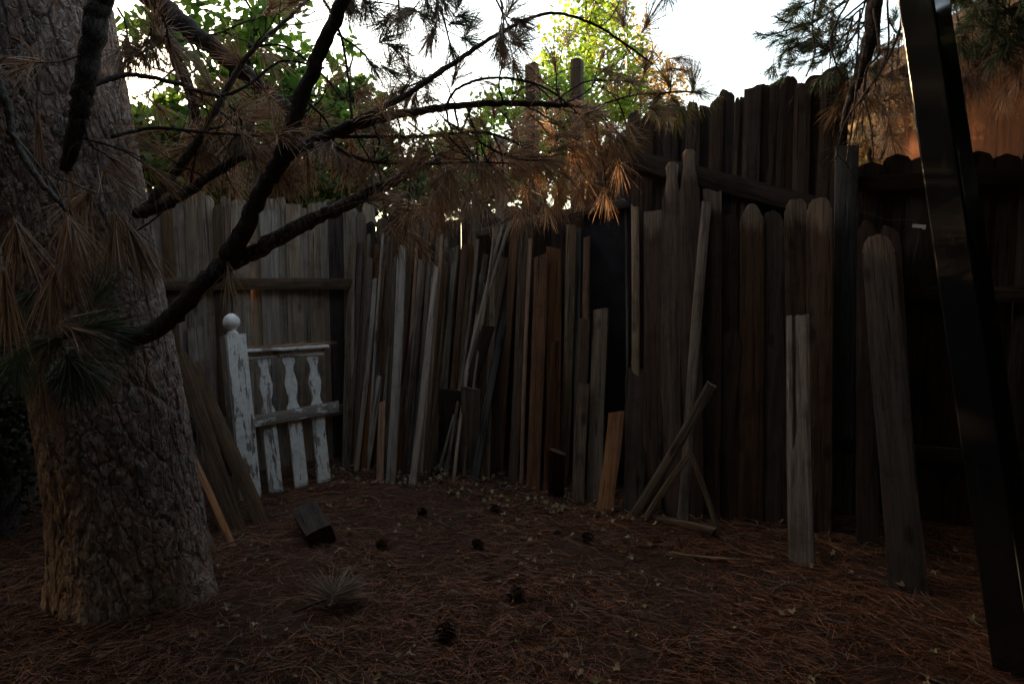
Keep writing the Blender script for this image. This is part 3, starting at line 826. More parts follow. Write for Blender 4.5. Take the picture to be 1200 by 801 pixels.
for (nm, lab, cat, bx, by, tx, ty, w, mt, off, th, grp, kw) in boards:
    if nm == 'wood_strip' and lab.startswith('pale thin lath'):
        b = on_back(tx, ty, off)
        a = G(bx - 22, 560)
        a.z = float(gheight(a.x, a.y)) - 0.01
        # the laths run on down behind the crossing board to the ground
        a = G(512 if 'left one' in lab else 519, 560); a.z = float(gheight(a.x, a.y)) - .01
        o = place(nm, a, b, w / 800 * 5.3, th, mt, RF_N, **{k: v for k, v in kw.items() if k != 'base_z'})
        tag(o, lab, cat, grp)
        continue
    lean(nm, lab, cat, bx, by, tx, ty, w, mt, off, th, grp, random.uniform(-6, 6), **kw)
# darker boards packed between and behind them: nothing tells them apart
rr = random.Random(5)
for i in range(44):
    bx = 402 + i * 4.1 + rr.uniform(-3, 3)
    tx = bx + rr.uniform(8, 30) * (1.0 if bx < 560 else 0.45)
    ty = rr.uniform(265, 330)
    o = lean('shadowed_board', 'dark narrow board in the shadows at the back of the leaning pile', 'board', bx, 548 + (bx - 402) * 0.09 + rr.uniform(-4, 4), tx, ty,
             rr.uniform(5, 10), rr.choice([W_BROWN, W_BROWN, W_RED, W_GREY]), rr.uniform(.06, .13), .018, 'dark boards at the back of the leaning pile', rr.uniform(-14, 14), rag=.01)

for i in range(20):
    bx = 420 + i * 6.6 + rr.uniform(-3, 3)
    lean('weathered_slat', 'thin weathered slat squeezed among the wider boards of the corner pile', 'slat', bx, 553 + (bx - 402) * 0.07 + rr.uniform(-4, 6), bx + rr.uniform(14, 40), rr.uniform(262, 360),
         rr.uniform(3, 6), rr.choice([W_GREY, W_FENCE, W_PALE, W_BROWN]), rr.uniform(.12, .24), .014, 'thin slats in the corner pile', rr.uniform(-20, 20), rag=.02, warp=.012)

# ---- crossed sticks in front of the pickets
def stick(name, label, cat, pa, pb, wpx, th, mat, **kw):
    a, b = Vector(pa), Vector(pb)
    o = place(name, a, b, wpx / 800 * (a.y + b.y) / 2, th, mat, kw.pop('nrm', RF_N), **kw)
    tag(o, label, cat, kw.get('group'))
    return o
bt = on_back(829, 235, 0.20)
stick('batten', 'long batten leaning against the pickets, crossing the slanting stick', 'batten', G(798, 618), bt, 12, .025, W_SPLIT)
a = G(741, 606); stick('stick', 'thick slanting stick crossing low in front of the long batten', 'stick', a, P(834, 450, 3.98), 12, .03, W_SPLIT)
sh = empty('stick_stand', G(790, 622), 'small stand of two thin slanting sticks on a flat foot under the long batten', 'stand')
o0 = sh.location.copy()
ap = P(805, 532, 4.06)
place('leg', G(757, 610) - o0, ap - o0, .042, .02, W_GREY, RF_N, sh)
place('leg', G(841, 628) - o0, ap + Vector((.01, -.03, .03)) - o0, .034, .02, W_SPLIT, RF_N, sh)
place('foot_bar', G(752, 610) - o0 + Vector((0, .03, .025)), G(838, 634) - o0 + Vector((0, .03, .025)), .045, .045, W_BROWN, (0, -1, 0), sh)
stick('stick', 'thin stick lying flat on the needles near the split grey board', 'stick', G(784, 643, .02), G(868, 656, .02), 5, .012, W_GREY, nrm=(0, 0, 1))

# ---- dark beams leaning beside the trunk
GB = 'dark beams leaning beside the pine trunk'
def beam(label, pa, pb, w, th, mat, nrm, name='dark_beam', **kw):
    o = place(name, pa, pb, w, th, mat, nrm, **kw)
    tag(o, label, 'beam', GB)
    return o
NB = Vector((0.25, -0.95, 0.1))
beam('rightmost dark beam by the trunk, with a pale worn edge near its head', G(310, 628, -.02), P(226, 424, 4.66), .085, .05, W_DARKBEAM, NB)
beam('broad dark beam with its flat face showing, second from the white newel post', G(285, 633, -.02), P(207, 414, 4.52), .085, .05, W_DARKBEAM, NB)
beam('lower dark beam half hidden by the trunk, third from the white newel post', G(266, 630, -.02), P(196, 452, 4.62), .06, .04, W_DARKBEAM, NB)
beam('narrow orange brown batten edge leaning beside the trunk', G(274, 648, -.02), P(206, 492, 4.16), .034, .03, W_ORANGE, NB, 'batten')
beam('reddish board lowest beside the trunk under the orange batten', G(252, 650, -.02), P(202, 540, 4.05), .06, .02, W_RED, NB, 'long_board')
o = place('grey_plank', lf_pt(.18, 0, .14) + LF_A, lf_pt(.16, 1.17, .03) + LF_A, .10, .02, W_GREY, LF_N)
tag(o, 'short grey plank leaning on the fence between trunk and newel post', 'plank')

# wooden block lying on the ground before the balustrade
m = MB()
bmv, bmf = slab(0.40, 0.15, 0.11, nz=10, nx=4, rag=.01, seed=3)
m.add(bmv, bmf)
o = m.build('wood_block', W_DARK)
a = G(372, 640, .0); b = G(345, 590, .0)
o.rotation_mode = 'QUATERNION'
z = (Vector((b.x, b.y, .05)) - Vector((a.x, a.y, 0))).normalized(); y = Vector((0.3, .1, -1)); y = (y - z * y.dot(z)).normalized(); x = y.cross(z)
o.rotation_quaternion = Matrix((x, y, z)).transposed().to_quaternion()
o.location = (a.x, a.y, .10)
tag(o, 'dark chunky wood block lying on the needles before the white balustrade', 'wood block')

# ---- white balustrade section
gA = G(292, 585); gB = G(389, 566)
gdir = Vector((gB.x - gA.x, gB.y - gA.y, 0)).normalized()
gup = (P(274, 392, gA.y + 0.20) - gA).normalized()
gy = -(Vector((gdir.y, -gdir.x, 0))); gy = (gy - gup * gy.dot(gup)).normalized()
gx = gy.cross(gup).normalized()
bal = empty('balustrade_section', (gA.x, gA.y, 0), 'peeling white balustrade section with a ball topped newel post and three turned balusters', 'balustrade',
            rot=Matrix((gx, gy, gup)).transposed().to_quaternion())
def lathe(mb, prof, n=24, c=(0, 0, 0)):
    v = []
    for (r, z) in prof:
        for i in range(n):
            a = 2 * math.pi * i / n
            v.append((c[0] + r * math.cos(a), c[1] + r * math.sin(a), c[2] + z))
    f = []
    for j in range(len(prof) - 1):
        for i in range(n):
            f.append((j * n + i, j * n + (i + 1) % n, (j + 1) * n + (i + 1) % n, (j + 1) * n + i))
    f.append(tuple(range(n - 1, -1, -1))); f.append(tuple((len(prof) - 1) * n + i for i in range(n)))
    mb.add(v, f)
PH = (P(274, 392, gA.y + 0.20) - gA).length
v, f = slab(PH, 0.148, 0.13, nz=16, nx=5, warp=.002, seed=91)
post = mesh_obj('newel_post', v, f, W_NEWEL, bal); post.location = (0, -0.04, 0)
m = MB()
lathe(m, [(.001, 0), (.030, 0), (.034, .006), (.034, .014), (.024, .020), (.022, .028), (.030, .036), (.044, .048), (.050, .062), (.051, .078), (.047, .094), (.038, .108), (.024, .119), (.012, .124), (.001, .126)])
fin = m.build('ball_finial', W_WHITE, post, True); fin.location = (0, 0.065, PH); fin.scale = (1.15, 1.15, 1.25)
GL = 0.66
# shaped top: cap board over a moulded rail
def hboard(name, x0, x1, z0, z1, w, th, y, mat, parent, seed, drop=0):
    v, f = slab(math.hypot(x1 - x0, z1 - z0), w, th, nz=12, nx=4, warp=.002, rag=.004, seed=seed)
    o = mesh_obj(name, v, f, mat, parent)
    zd = Vector((x1 - x0, 0, z1 - z0)).normalized(); yd = Vector((0, 1, 0)); xd = yd.cross(zd)
    o.rotation_mode = 'QUATERNION'; o.rotation_quaternion = Matrix((xd, yd, zd)).transposed().to_quaternion()
    o.location = (x0, y, z0)
    return o
zt = (P(295, 413, gA.y + 0.2) - gA).length * 0.995
hboard('top_rail', .05, GL, zt - .02, zt - .02, .045, .05, .005, W_WHITE, bal, 5)
hboard('cap_board', .045, GL + .03, zt + .018, zt + .018, .026, .115, -.03, W_WHITE2, bal, 6)
zl = (P(292, 490, gA.y + .12) - gA).length
hboard('lower_rail', .045, GL + .07, zl - .025, zl + .015, 0.085, .035, -.018, W_WHITE3, bal, 7)
def turned(t):
    # half width along a sawn baluster; t 0 foot .. 1 head
    z = t
    if z < .56: return 1.0
    pts = [(.56, 1.0), (.62, .96), (.66, .62), (.69, .58), (.75, .86), (.80, .98), (.85, .80), (.90, .56), (.93, .60), (.955, .84), (.97, .98), (1.0, .98)]
    for (a0, w0), (a1, w1) in zip(pts, pts[1:]):
        if z <= a1:
            q = (z - a0) / (a1 - a0); q = q * q * (3 - 2 * q)
            return w0 + (w1 - w0) * q
    return 1.0
for i, sx in enumerate((.20, .385, .565)):
    v, f = slab(zt - .045, .098, .032, nz=60, nx=4, warp=.003, prof=turned, seed=40 + i, rag=0)
    o = mesh_obj('baluster', v, f, (W_WHITE2, W_WHITE, W_WHITE)[i], bal); o.location = (sx, .012, 0.0)
v, f = slab(zt - .2, .05, .03, nz=60, nx=4, warp=.003, prof=turned, seed=49, rag=0)
o = mesh_obj('baluster', v, f, W_WHITE, bal); o.location = (.068, .02, .16)
o['label'] = 'half baluster against the newel post'
# needles lying along the cap
B = Blades()
mw = Matrix.Translation(bal.location) @ bal.rotation_quaternion.to_matrix().to_4x4()
n = 500
xs = rng.uniform(.05, GL, n); ys = rng.normal(0, .03, n) + .03; an = rng.normal(0, .7, n); L = rng.uniform(.05, .13, n)
def tow(x, y, z):
    q = np.array(mw)[:3, :3] @ np.stack([x, y, z]) + np.array(mw)[:3, 3:4]
    return q.T
zz = zt + .034 + rng.uniform(0, .018, n)
B.add(tow(xs, ys, zz), tow(xs + np.cos(an) * L / 2, ys + np.sin(an) * L / 2, zz + .006), tow(xs + np.cos(an + .2) * L, ys + np.sin(an + .2) * L, zz), .002, rng.uniform(0, 1, n))
o = B.build('needles_on_cap', N_BROWN); tag(o, 'dry pine needles lying along the cap of the white balustrade', 'needles', kind='stuff')

# ------------------------------------------------------------------ black glossy pole
m = MB()
a = P(1152, 470, 2.75); b = P(1079, -25, 3.15)
ax = (b - a).normalized()
base = a - ax * (a.z / ax.z); topp = b + ax * 0.5
L = (topp - base).length
hx, hy = .068, .12
ring = []
for (sx, sy) in ((1, 1), (-1, 1), (-1, -1), (1, -1)):
    c0 = math.atan2(sy, sx)
    for q in (-.6, -.2, .2, .6):
        an = c0 + q * .9
        ring.append((sx * (hx - .012) + .012 * math.cos(an) * 1.0, sy * (hy - .012) + .012 * math.sin(an)))
v = []
for z in (0, L * .25, L * .5, L * .75, L):
    for (x_, y_) in ring: v.append((x_, y_, z))
n = len(ring); f = []
for j in range(4):
    for i in range(n): f.append((j * n + i, j * n + (i + 1) % n, (j + 1) * n + (i + 1) % n, (j + 1) * n + i))
f.append(tuple(range(n - 1, -1, -1))); f.append(tuple(4 * n + i for i in range(n)))
m.add(v, f)
o = m.build('steel_pole', BLACK_METAL, None, False)
try:
    o.data.shade_auto = None
except Exception: pass
o.rotation_mode = 'QUATERNION'
y = Vector((0.75, .66, 0)); y = (y - ax * y.dot(ax)).normalized(); x = y.cross(ax)
o.rotation_quaternion = Matrix((x, y, ax)).transposed().to_quaternion(); o.location = base
tag(o, 'thick glossy black steel pole leaning at the right with a bright reflection down its side', 'pole')

# wire with a small white clip
def tube_pts(pts, radii, n=8, jitter=0.0, seed=0):
    r = np.random.default_rng(seed)
    P_ = np.array([tuple(p) for p in pts], float); m_ = len(P_)
    T = np.gradient(P_, axis=0); T /= np.linalg.norm(T, axis=1, keepdims=True) + 1e-9
    ref = np.array([0.0, 0, 1]) if abs(T[0][2]) < .9 else np.array([1.0, 0, 0])
    u = np.cross(T[0], ref); u /= np.linalg.norm(u)
    v = []
    for i in range(m_):
        u = u - T[i] * np.dot(u, T[i]); u /= np.linalg.norm(u) + 1e-9
        w = np.cross(T[i], u)
        for k in range(n):
            a = 2 * math.pi * k / n
            rad = radii[i] * (1 + jitter * (r.uniform() - .5))
            v.append(P_[i] + (u * math.cos(a) + w * math.sin(a)) * rad)
    f = []
    for j in range(m_ - 1):
        for i in range(n):
            f.append((j * n + i, j * n + (i + 1) % n, (j + 1) * n + (i + 1) % n, (j + 1) * n + i))
    f.append(tuple(range(n - 1, -1, -1))); f.append(tuple((m_ - 1) * n + i for i in range(n)))
    return np.array(v), f
def spline(pts, per=8):
    """Catmull-Rom through rows of (x,y,z,r)"""
    A = np.array(pts, float)
    A = np.vstack([2 * A[0] - A[1], A, 2 * A[-1] - A[-2]])
    out = []
    for i in range(1, len(A) - 2):
        for t in np.linspace(0, 1, per, endpoint=False):
            a, b, c, d = A[i - 1], A[i], A[i + 1], A[i + 2]
            out.append(0.5 * ((2 * b) + (-a + c) * t + (2 * a - 5 * b + 4 * c - d) * t * t + (-a + 3 * b - 3 * c + d) * t ** 3))
    out.append(A[-2])
    return np.array(out)
wa = on_back(1004, 246, .14); wb = on_back(1076, 264, .14)
pts = spline([(*wa, .002), (*(wa * .5 + wb * .5 - Vector((0, 0, .012))), .002), (*wb, .002), (*(on_back(1064, 330, .14)), .002)], 6)
v, f = tube_pts(pts[:, :3], pts[:, 3] , 6)
m = MB(); m.add(v, f); o = m.build('fence_wire', WIRE); tag(o, 'thin rusty wire strung from the slate grey post along the dark fence', 'wire')
m = MB(); box(m, (-.035, -.006, -.010), (.035, .006, .010)); box(m, (.02, -.01, -.016), (.034, .01, -.0105))
o = m.build('wire_clip', WHITE_PLASTIC); o.location = on_back(1077, 265, .16); o.rotation_euler = (0, .12, -.42)
tag(o, 'small white clip shining at the end of the wire', 'clip')

build_debris()
# ------------------------------------------------------------------ the pine
pine = empty('pine_tree', (-1.80, 3.27, 0), 'big pine with thick flaky trunk at the left and bare branches reaching right', 'tree')
PO = np.array(pine.location)
def trunk_axis(z):
    zs = [-.1, .4, 1.0, 1.6, 2.3, 3.2, 9.0]
    cx = [-1.82, -1.85, -1.93, -2.03, -2.15, -2.28, -2.9]
    cy = [3.20, 3.21, 3.23, 3.27, 3.31, 3.36, 3.6]
    rr_ = [.335, .325, .315, .305, .305, .29, .12]
    return np.interp(z, zs, cx), np.interp(z, zs, cy), np.interp(z, zs, rr_)
def build_trunk():
    nt_, nz_ = 560, 640
    th = np.linspace(0, 2 * np.pi, nt_, endpoint=False)
    zs = np.concatenate([np.linspace(-.12, 3.3, nz_), np.linspace(3.4, 9, 30)])
    TH, Z = np.meshgrid(th, zs)
    cx, cy, r = trunk_axis(Z)
    flare = np.exp(-np.clip(Z, 0, 9) / .16)
    r = r + flare * (.03 + .03 * np.cos(TH * 5 + 1.2) + .02 * np.cos(TH * 3))
    U = TH / (2 * np.pi)
    wr = fbm(U * 40, Z * 3.2, 2) * 1.7
    wr2 = fbm(U * 30 + 9, Z * 4, 8) * .9
    f1, f2, c1 = worley(U * 24 + (wr - .8) * .8, Z * 3.6 + wr2 * .7, 5)
    furrow = np.clip((f2 - f1) / .16, 0, 1) ** .8
    g1, g2, c2 = worley(U * 66 + (wr - .8) * .8, Z * 15 + wr2 * 1.2, 15)
    h1, h2, c3 = worley(U * 150 + (wr - .8) * 1.0, Z * 44 + wr2 * 1.5, 25)
    d = .011 * furrow + .004 * c1 + .0055 * c2 + .002 * np.clip((g2 - g1) / .25, 0, 1) + .0035 * c3 + .002 * (fbm(U * 220, Z * 60, 33) - .45)
    # two old branch scars
    for (sx, sz, sr) in ((0.0, 0, 0),):
        pass
    r = r + d - .012
    X = cx + np.cos(TH) * r; Y = cy + np.sin(TH) * r
    v = np.stack([X, Y, Z], -1).reshape(-1, 3) - PO
    h, w = X.shape
    i = np.arange(h * w).reshape(h, w)
    j = np.roll(i, -1, axis=1)
    f = np.stack([i[:-1], j[:-1], j[1:], i[1:]], -1).reshape(-1, 4)
    return mesh_obj('trunk', v, f, BARK, pine, False)
build_trunk()
def needle_group(parent, blades, mat, name='needles'):
    if blades.b:
        o = blades.build(name, mat, parent)
        return o
def branch(pts, mat=TWIG, twigs=0, tw_len=(.2, .45), tuft_kw=None, tmat=N_BROWN, start=.25, knob=.06, droop=.5, seed=0, ends=True, name='branch', tuft_p=.8, n_side=9, extra=None):
    """pts: rows (px, py, Y, radius in m); a limb with side twigs that end in needle tufts"""
    r = np.random.default_rng(seed + 100)
    rows = []
    for (px, py, Y, rad) in pts:
        q = P(px, py, Y); rows.append((q.x, q.y, q.z, rad))
    c = spline(rows, 10)
    c[:, :3] += r.normal(size=(len(c), 3)) * np.minimum(c[:, 3:4] * .14, .004)
    m = MB()
    v, f = tube_pts(c[:, :3] - PO, c[:, 3] * (1 + knob * r.normal(size=len(c)) * .5), n_side, .12, seed)
    m.add(v, f)
    B = Blades()
    kw = dict(n=46, L=.17, spread=.65, droop=.6)
    if tuft_kw: kw.update(tuft_kw)
    def twig(s, d, L, rad, depth=0):
        p = [np.array(s)]; dd = np.array(d) / np.linalg.norm(d)
        k = 6
        for i in range(k):
            dd = dd + r.normal(size=3) * .16 + np.array([0, 0, -.05 * droop]) + (np.array([0, 0, .10]) if i > 3 else 0)
            dd /= np.linalg.norm(dd)
            p.append(p[-1] + dd * L / k)
        p = np.array(p)
        v, f = tube_pts(p - PO, np.linspace(rad, rad * .45, len(p)), 5, .1, seed)
        m.add(v, f)
        if r.uniform() < tuft_p:
            tuft(B, p[-1] - PO, dd, **kw)
        if depth < 1 and r.uniform() < .6:
            i = r.integers(2, 5)
            s2 = p[i]; e = dd + r.normal(size=3) * .8
            twig(s2, e, L * .55, rad * .7, depth + 1)
    N = len(c)
    for i in range(twigs):
        q = int((start + (1 - start) * r.uniform()) * (N - 2))
        t = c[q + 1, :3] - c[q, :3]; t /= np.linalg.norm(t) + 1e-9
        d = t * .6 + r.normal(size=3) * .7 + np.array([0, 0, -.25 * droop])
        twig(c[q, :3], d, r.uniform(*tw_len), max(.0028, min(.006, c[q, 3] * .4)))
    if ends:
        t = c[-1, :3] - c[-2, :3]
        tuft(B, c[-1, :3] - PO, t, **kw)
    if extra:
        for (px, py, Y, dx, dy, dz, kk) in extra:
            k2 = dict(kw); k2.update(kk)
            tuft(B, np.array(P(px, py, Y)) - PO, (dx, dy, dz), **k2)
    o = m.build(name, mat, pine, True)
    needle_group(o, B, tmat)
    return o
HANG = dict(n=44, L=.19, spread=.75, droop=.5)
# the long limbs that leave the trunk low and cross the picture
branch([(120, 405, 3.10, .045), (185, 385, 3.0, .042), (232, 338, 2.95, .040), (270, 300, 2.95, .044), (300, 240, 2.9, .034), (330, 180, 2.85, .032), (362, 95, 2.8, .029), (392, 25, 2.75, .027), (425, -60, 2.7, .022)], seed=1, ends=False, n_side=12)
branch([(262, 310, 2.96, .032), (300, 294, 3.0, .036), (350, 266, 3.05, .034), (400, 243, 3.12, .029), (440, 222, 3.2, .026), (480, 204, 3.3, .020), (515, 185, 3.4, .013)], TWIG_L, 5, seed=2, n_side=12, tuft_kw=HANG,
       extra=[(268, 318, 2.9, .3, -.3, -1, dict(n=46, L=.19, spread=.75, droop=.3))])
branch([(322, 205, 2.88, .024), (345, 175, 2.9, .025), (400, 153, 2.95, .022), (450, 138, 3.0, .019), (505, 128, 3.1, .017), (560, 122, 3.2, .015), (620, 121, 3.3, .014), (668, 124, 3.4, .012)], seed=3, twigs=13, start=.35, tuft_kw=HANG, tuft_p=.55)
branch([(330, 188, 2.88, .020), (372, 162, 2.9, .018), (430, 135, 2.95, .013), (478, 110, 3.0, .012), (530, 75, 3.05, .011), (580, 42, 3.1, .009), (640, 16, 3.2, .007), (690, 26, 3.3, .006), (730, 50, 3.4, .006), (765, 75, 3.5, .005)], seed=4, twigs=3, start=.5, tuft_p=.3, ends=False)
branch([(385, 160, 2.95, .009), (440, 160, 3.05, .008), (500, 160, 3.1, .008), (560, 155, 3.2, .007), (600, 165, 3.3, .006), (630, 185, 3.35, .004)], seed=5, twigs=6, tuft_kw=HANG)
branch([(520, 130, 3.1, .006), (535, 105, 3.12, .006), (570, 92, 3.15, .006), (615, 95, 3.2, .006), (650, 110, 3.3, .005), (685, 140, 3.4, .004)], seed=6, twigs=2, tuft_kw=HANG)
branch([(390, 172, 2.95, .009), (430, 188, 3.0, .008), (490, 192, 3.1, .006), (560, 190, 3.2, .005), (600, 192, 3.3, .004)], seed=7, twigs=5, tuft_kw=HANG)
branch([(520, 140, 3.12, .006), (560, 165, 3.2, .005), (600, 185, 3.25, .005), (640, 188, 3.3, .004)], seed=8, twigs=4, tuft_kw=HANG)
branch([(515, 150, 3.1, .005), (540, 175, 3.1, .005), (562, 200, 3.1, .004)], seed=9, twigs=3, tuft_kw=HANG)
# limbs in the upper left
branch([(150, -30, 3.2, .050), (205, 22, 3.25, .045), (255, 60, 3.3, .040), (300, 98, 3.35, .036), (335, 125, 3.4, .030), (360, 140, 3.4, .026)], seed=10, twigs=8, tuft_kw=HANG, ends=False, n_side=12)
branch([(190, 20, 3.3, .030), (205, 65, 3.35, .030), (222, 105, 3.4, .026), (232, 150, 3.45, .020)], seed=11, twigs=5, tuft_kw=HANG)
branch([(168, 248, 3.1, .020), (200, 208, 3.0, .022), (232, 165, 2.95, .018), (255, 125, 2.95, .015), (280, 80, 2.95, .012), (305, 50, 2.95, .010), (340, 20, 3.0, .008), (380, -20, 3.0, .006)], TWIG_G, seed=12, twigs=5, start=.5, tuft_p=.5, ends=False)
branch([(160, 252, 3.1, .024), (195, 238, 3.0, .024), (235, 215, 3.0, .020), (270, 190, 3.02, .015), (310, 178, 3.05, .010)], seed=13, twigs=6, tuft_kw=HANG)
branch([(105, 100, 2.7, .012), (150, 88, 2.8, .010), (200, 96, 2.85, .009), (255, 112, 2.9, .008), (290, 100, 2.95, .006), (330, 72, 3.0, .005), (380, 80, 3.0, .005)], seed=14, twigs=5, tuft_p=.3, ends=False)
branch([(130, 160, 2.8, .008), (180, 150, 2.9, .007), (240, 155, 2.9, .006), (310, 160, 3.0, .005)], seed=15, twigs=4, tuft_kw=HANG)
branch([(290, 55, 3.0, .006), (335, 55, 3.05, .005), (380, 90, 3.1, .005), (402, 118, 3.1, .004)], seed=16, twigs=2, tuft_p=.4, ends=False)
# dark limb hanging in front of the trunk
branch([(128, -40, 2.65, .044), (112, 30, 2.65, .042), (100, 95, 2.65, .038), (88, 150, 2.68, .032), (78, 200, 2.72, .022)], seed=17, twigs=3, tuft_kw=HANG, n_side=12)
branch([(-20, 60, 2.3, .016), (5, 115, 2.3, .014), (20, 170, 2.3, .012), (50, 215, 2.3, .010), (80, 248, 2.3, .008)], TWIG_G, seed=18, twigs=1, ends=False,
       extra=[(82, 250, 2.3, .1, -.1, -1, dict(n=90, L=.2, spread=.45, droop=.8)), (152, 268, 2.5, .55, 0, -.9, dict(n=150, L=.24, spread=.42, droop=.5)), (135, 262, 2.5, .1, -.1, -1, dict(n=90, L=.24, spread=.5, droop=.4)),
              (45, 150, 2.4, 0, 0, -1, dict(n=30, L=.2, spread=.2, droop=.9)), (100, 235, 2.5, -.3, 0, -.7, dict(n=110, L=.24, spread=.8, droop=.6)), (60, 330, 2.3, -.1, 0, -.8, dict(n=60, L=.22, spread=.7, droop=.7)),
              (128, 205, 2.6, .6, 0, -.4, dict(n=50, L=.2, spread=.9, droop=.4)), (20, 270, 2.4, .2, 0, -.8, dict(n=70, L=.24, spread=.8, droop=.5)), (80, 300, 2.35, .2, 0, -1, dict(n=70, L=.24, spread=.7, droop=.5))])
branch([(40, 400, 2.6, .012), (70, 395, 2.35, .012), (100, 388, 2.25, .010)], seed=19, tmat=N_GREEN, twigs=2, tw_len=(.08, .15), tuft_kw=dict(n=90, L=.19, spread=.9, droop=.2), tuft_p=1.0,
       extra=[(100, 385, 2.25, 1, 0, .2, dict(n=110, L=.22, spread=.55, droop=.25)), (60, 400, 2.3, -.6, 0, -.2, dict(n=110, L=.2, spread=1.0, droop=.5)), (85, 430, 2.35, .1, 0, -1, dict(n=90, L=.18, spread=.9, droop=.4)), (20, 420, 2.4, -.2, 0, -.6, dict(n=140, L=.2, spread=1.1, droop=.5)), (110, 350, 2.4, .4, 0, .8, dict(n=60, L=.16, spread=.8, droop=.1)), (30, 350, 2.4, -.3, 0, -.2, dict(n=90, L=.2, spread=1.1, droop=.4))])
branch([(60, 430, 2.6, .010), (62, 440, 2.4, .008), (65, 450, 2.3, .006)], seed=20, ends=False,
       extra=[(50, 440, 2.25, .1, 0, -1, dict(n=26, L=.22, spread=.25, droop=.6)), (85, 385, 2.2, .9, 0, -.3, dict(n=30, L=.24, spread=.8, droop=.3)), (5, 330, 2.1, 0, 0, -1, dict(n=60, L=.24, spread=.3, droop=.6))])
# the drooping ends over the middle of the fence
for k, (x, y, Y) in enumerate([(470, 180, 3.3), (515, 195, 3.4), (525, 235, 3.5), (560, 190, 3.5), (605, 175, 3.6), (628, 200, 3.6), (650, 185, 3.6), (672, 170, 3.6), (690, 215, 3.7), (700, 175, 3.7), (715, 160, 3.8), (655, 220, 3.7), (395, 175, 3.0), (362, 195, 3.1), (590, 215, 3.6), (560, 235, 3.7), (735, 150, 3.9), (620, 235, 3.7), (285, 165, 3.0), (325, 205, 3.1), (248, 150, 3.1), (178, 50, 3.0), (200, 60, 3.0), (150, 60, 3.0), (640, 240, 3.8), (725, 195, 3.9), (710, 225, 3.8), (500, 250, 3.6), (575, 175, 3.5), (240, 180, 3.2), (300, 190, 3.2), (350, 170, 3.2), (412, 170, 3.2), (440, 200, 3.3), (225, 205, 3.2), (270, 215, 3.2)]):
    sx = x - random.uniform(10, 40); sy = y - random.uniform(25, 60)
    branch([(sx, sy, Y - .1, .005), ((sx + x) / 2 + 4, (sy + y) / 2 - 6, Y - .05, .0045), (x, y, Y, .004)], seed=30 + k, twigs=2, tw_len=(.06, .16), tmat=N_BROWN if k % 3 else N_GREY, tuft_kw=dict(n=50, L=.19, spread=random.uniform(.5, 1.1), droop=random.uniform(.15, .8)))
# open tufts at the top of the fence, sunlight painted into their yellow
branch([(672, 124, 3.4, .006), (700, 130, 3.6, .005), (732, 165, 3.75, .004)], seed=60, tmat=N_YG, tuft_kw=dict(n=80, L=.19, spread=1.3, droop=.1), ends=True)
branch([(690, 128, 3.7, .006), (740, 112, 3.8, .006), (790, 108, 3.9, .006), (818, 108, 4.0, .005)], seed=61, tmat=N_YG, twigs=3, tw_len=(.05, .12), tuft_kw=dict(n=110, L=.19, spread=.9, droop=.4),
       extra=[(812, 100, 4.0, 0, 0, 1, dict(n=90, L=.2, spread=.5, droop=0)), (790, 120, 4.0, -.2, 0, -1, dict(n=50, L=.16, spread=.6, droop=.5))])
branch([(640, 128, 3.4, .005), (665, 108, 3.5, .005), (690, 95, 3.6, .005), (740, 95, 3.7, .004)], seed=62, tmat=N_GREY, twigs=4, tuft_kw=dict(n=80, L=.17, spread=1.0, droop=.2))
branch([(600, 110, 3.5, .005), (625, 100, 3.6, .005), (650, 120, 3.7, .004)], seed=63, tmat=N_GREY, twigs=4, tuft_kw=dict(n=60, L=.17, spread=1.1, droop=.3))
# tufts against the sky along the top edge
for k, (x0, y0, x, y, Y) in enumerate([(400, -60, 428, 8, 3.0), (450, -50, 468, 22, 3.1), (480, -60, 500, 5, 3.2), (540, -60, 600, 40, 3.2), (395, 40, 437, 78, 3.1), (520, 78, 470, 105, 3.2), (490, -40, 530, 62, 3.2), (350, -60, 405, 2, 2.9), (770, -60, 782, -6, 3.6), (500, -50, 512, 14, 3.2), (575, -40, 590, 60, 3.3)]):
    branch([(x0, y0, Y, .006), ((x0 + x) / 2 + 6, (y0 + y) / 2, Y, .005), (x, y, Y, .004)], seed=80 + k, twigs=3, tw_len=(.06, .15), tmat=N_GREY if k % 2 else N_GREEN, tuft_kw=dict(n=75, L=.13, spread=.9, droop=.3), tuft_p=.9)
branch([(355, -40, 3.05, .006), (395, 30, 3.0, .006), (408, 90, 3.0, .005), (415, 150, 3.0, .004), (438, 195, 3.0, .003)], seed=95, ends=False)
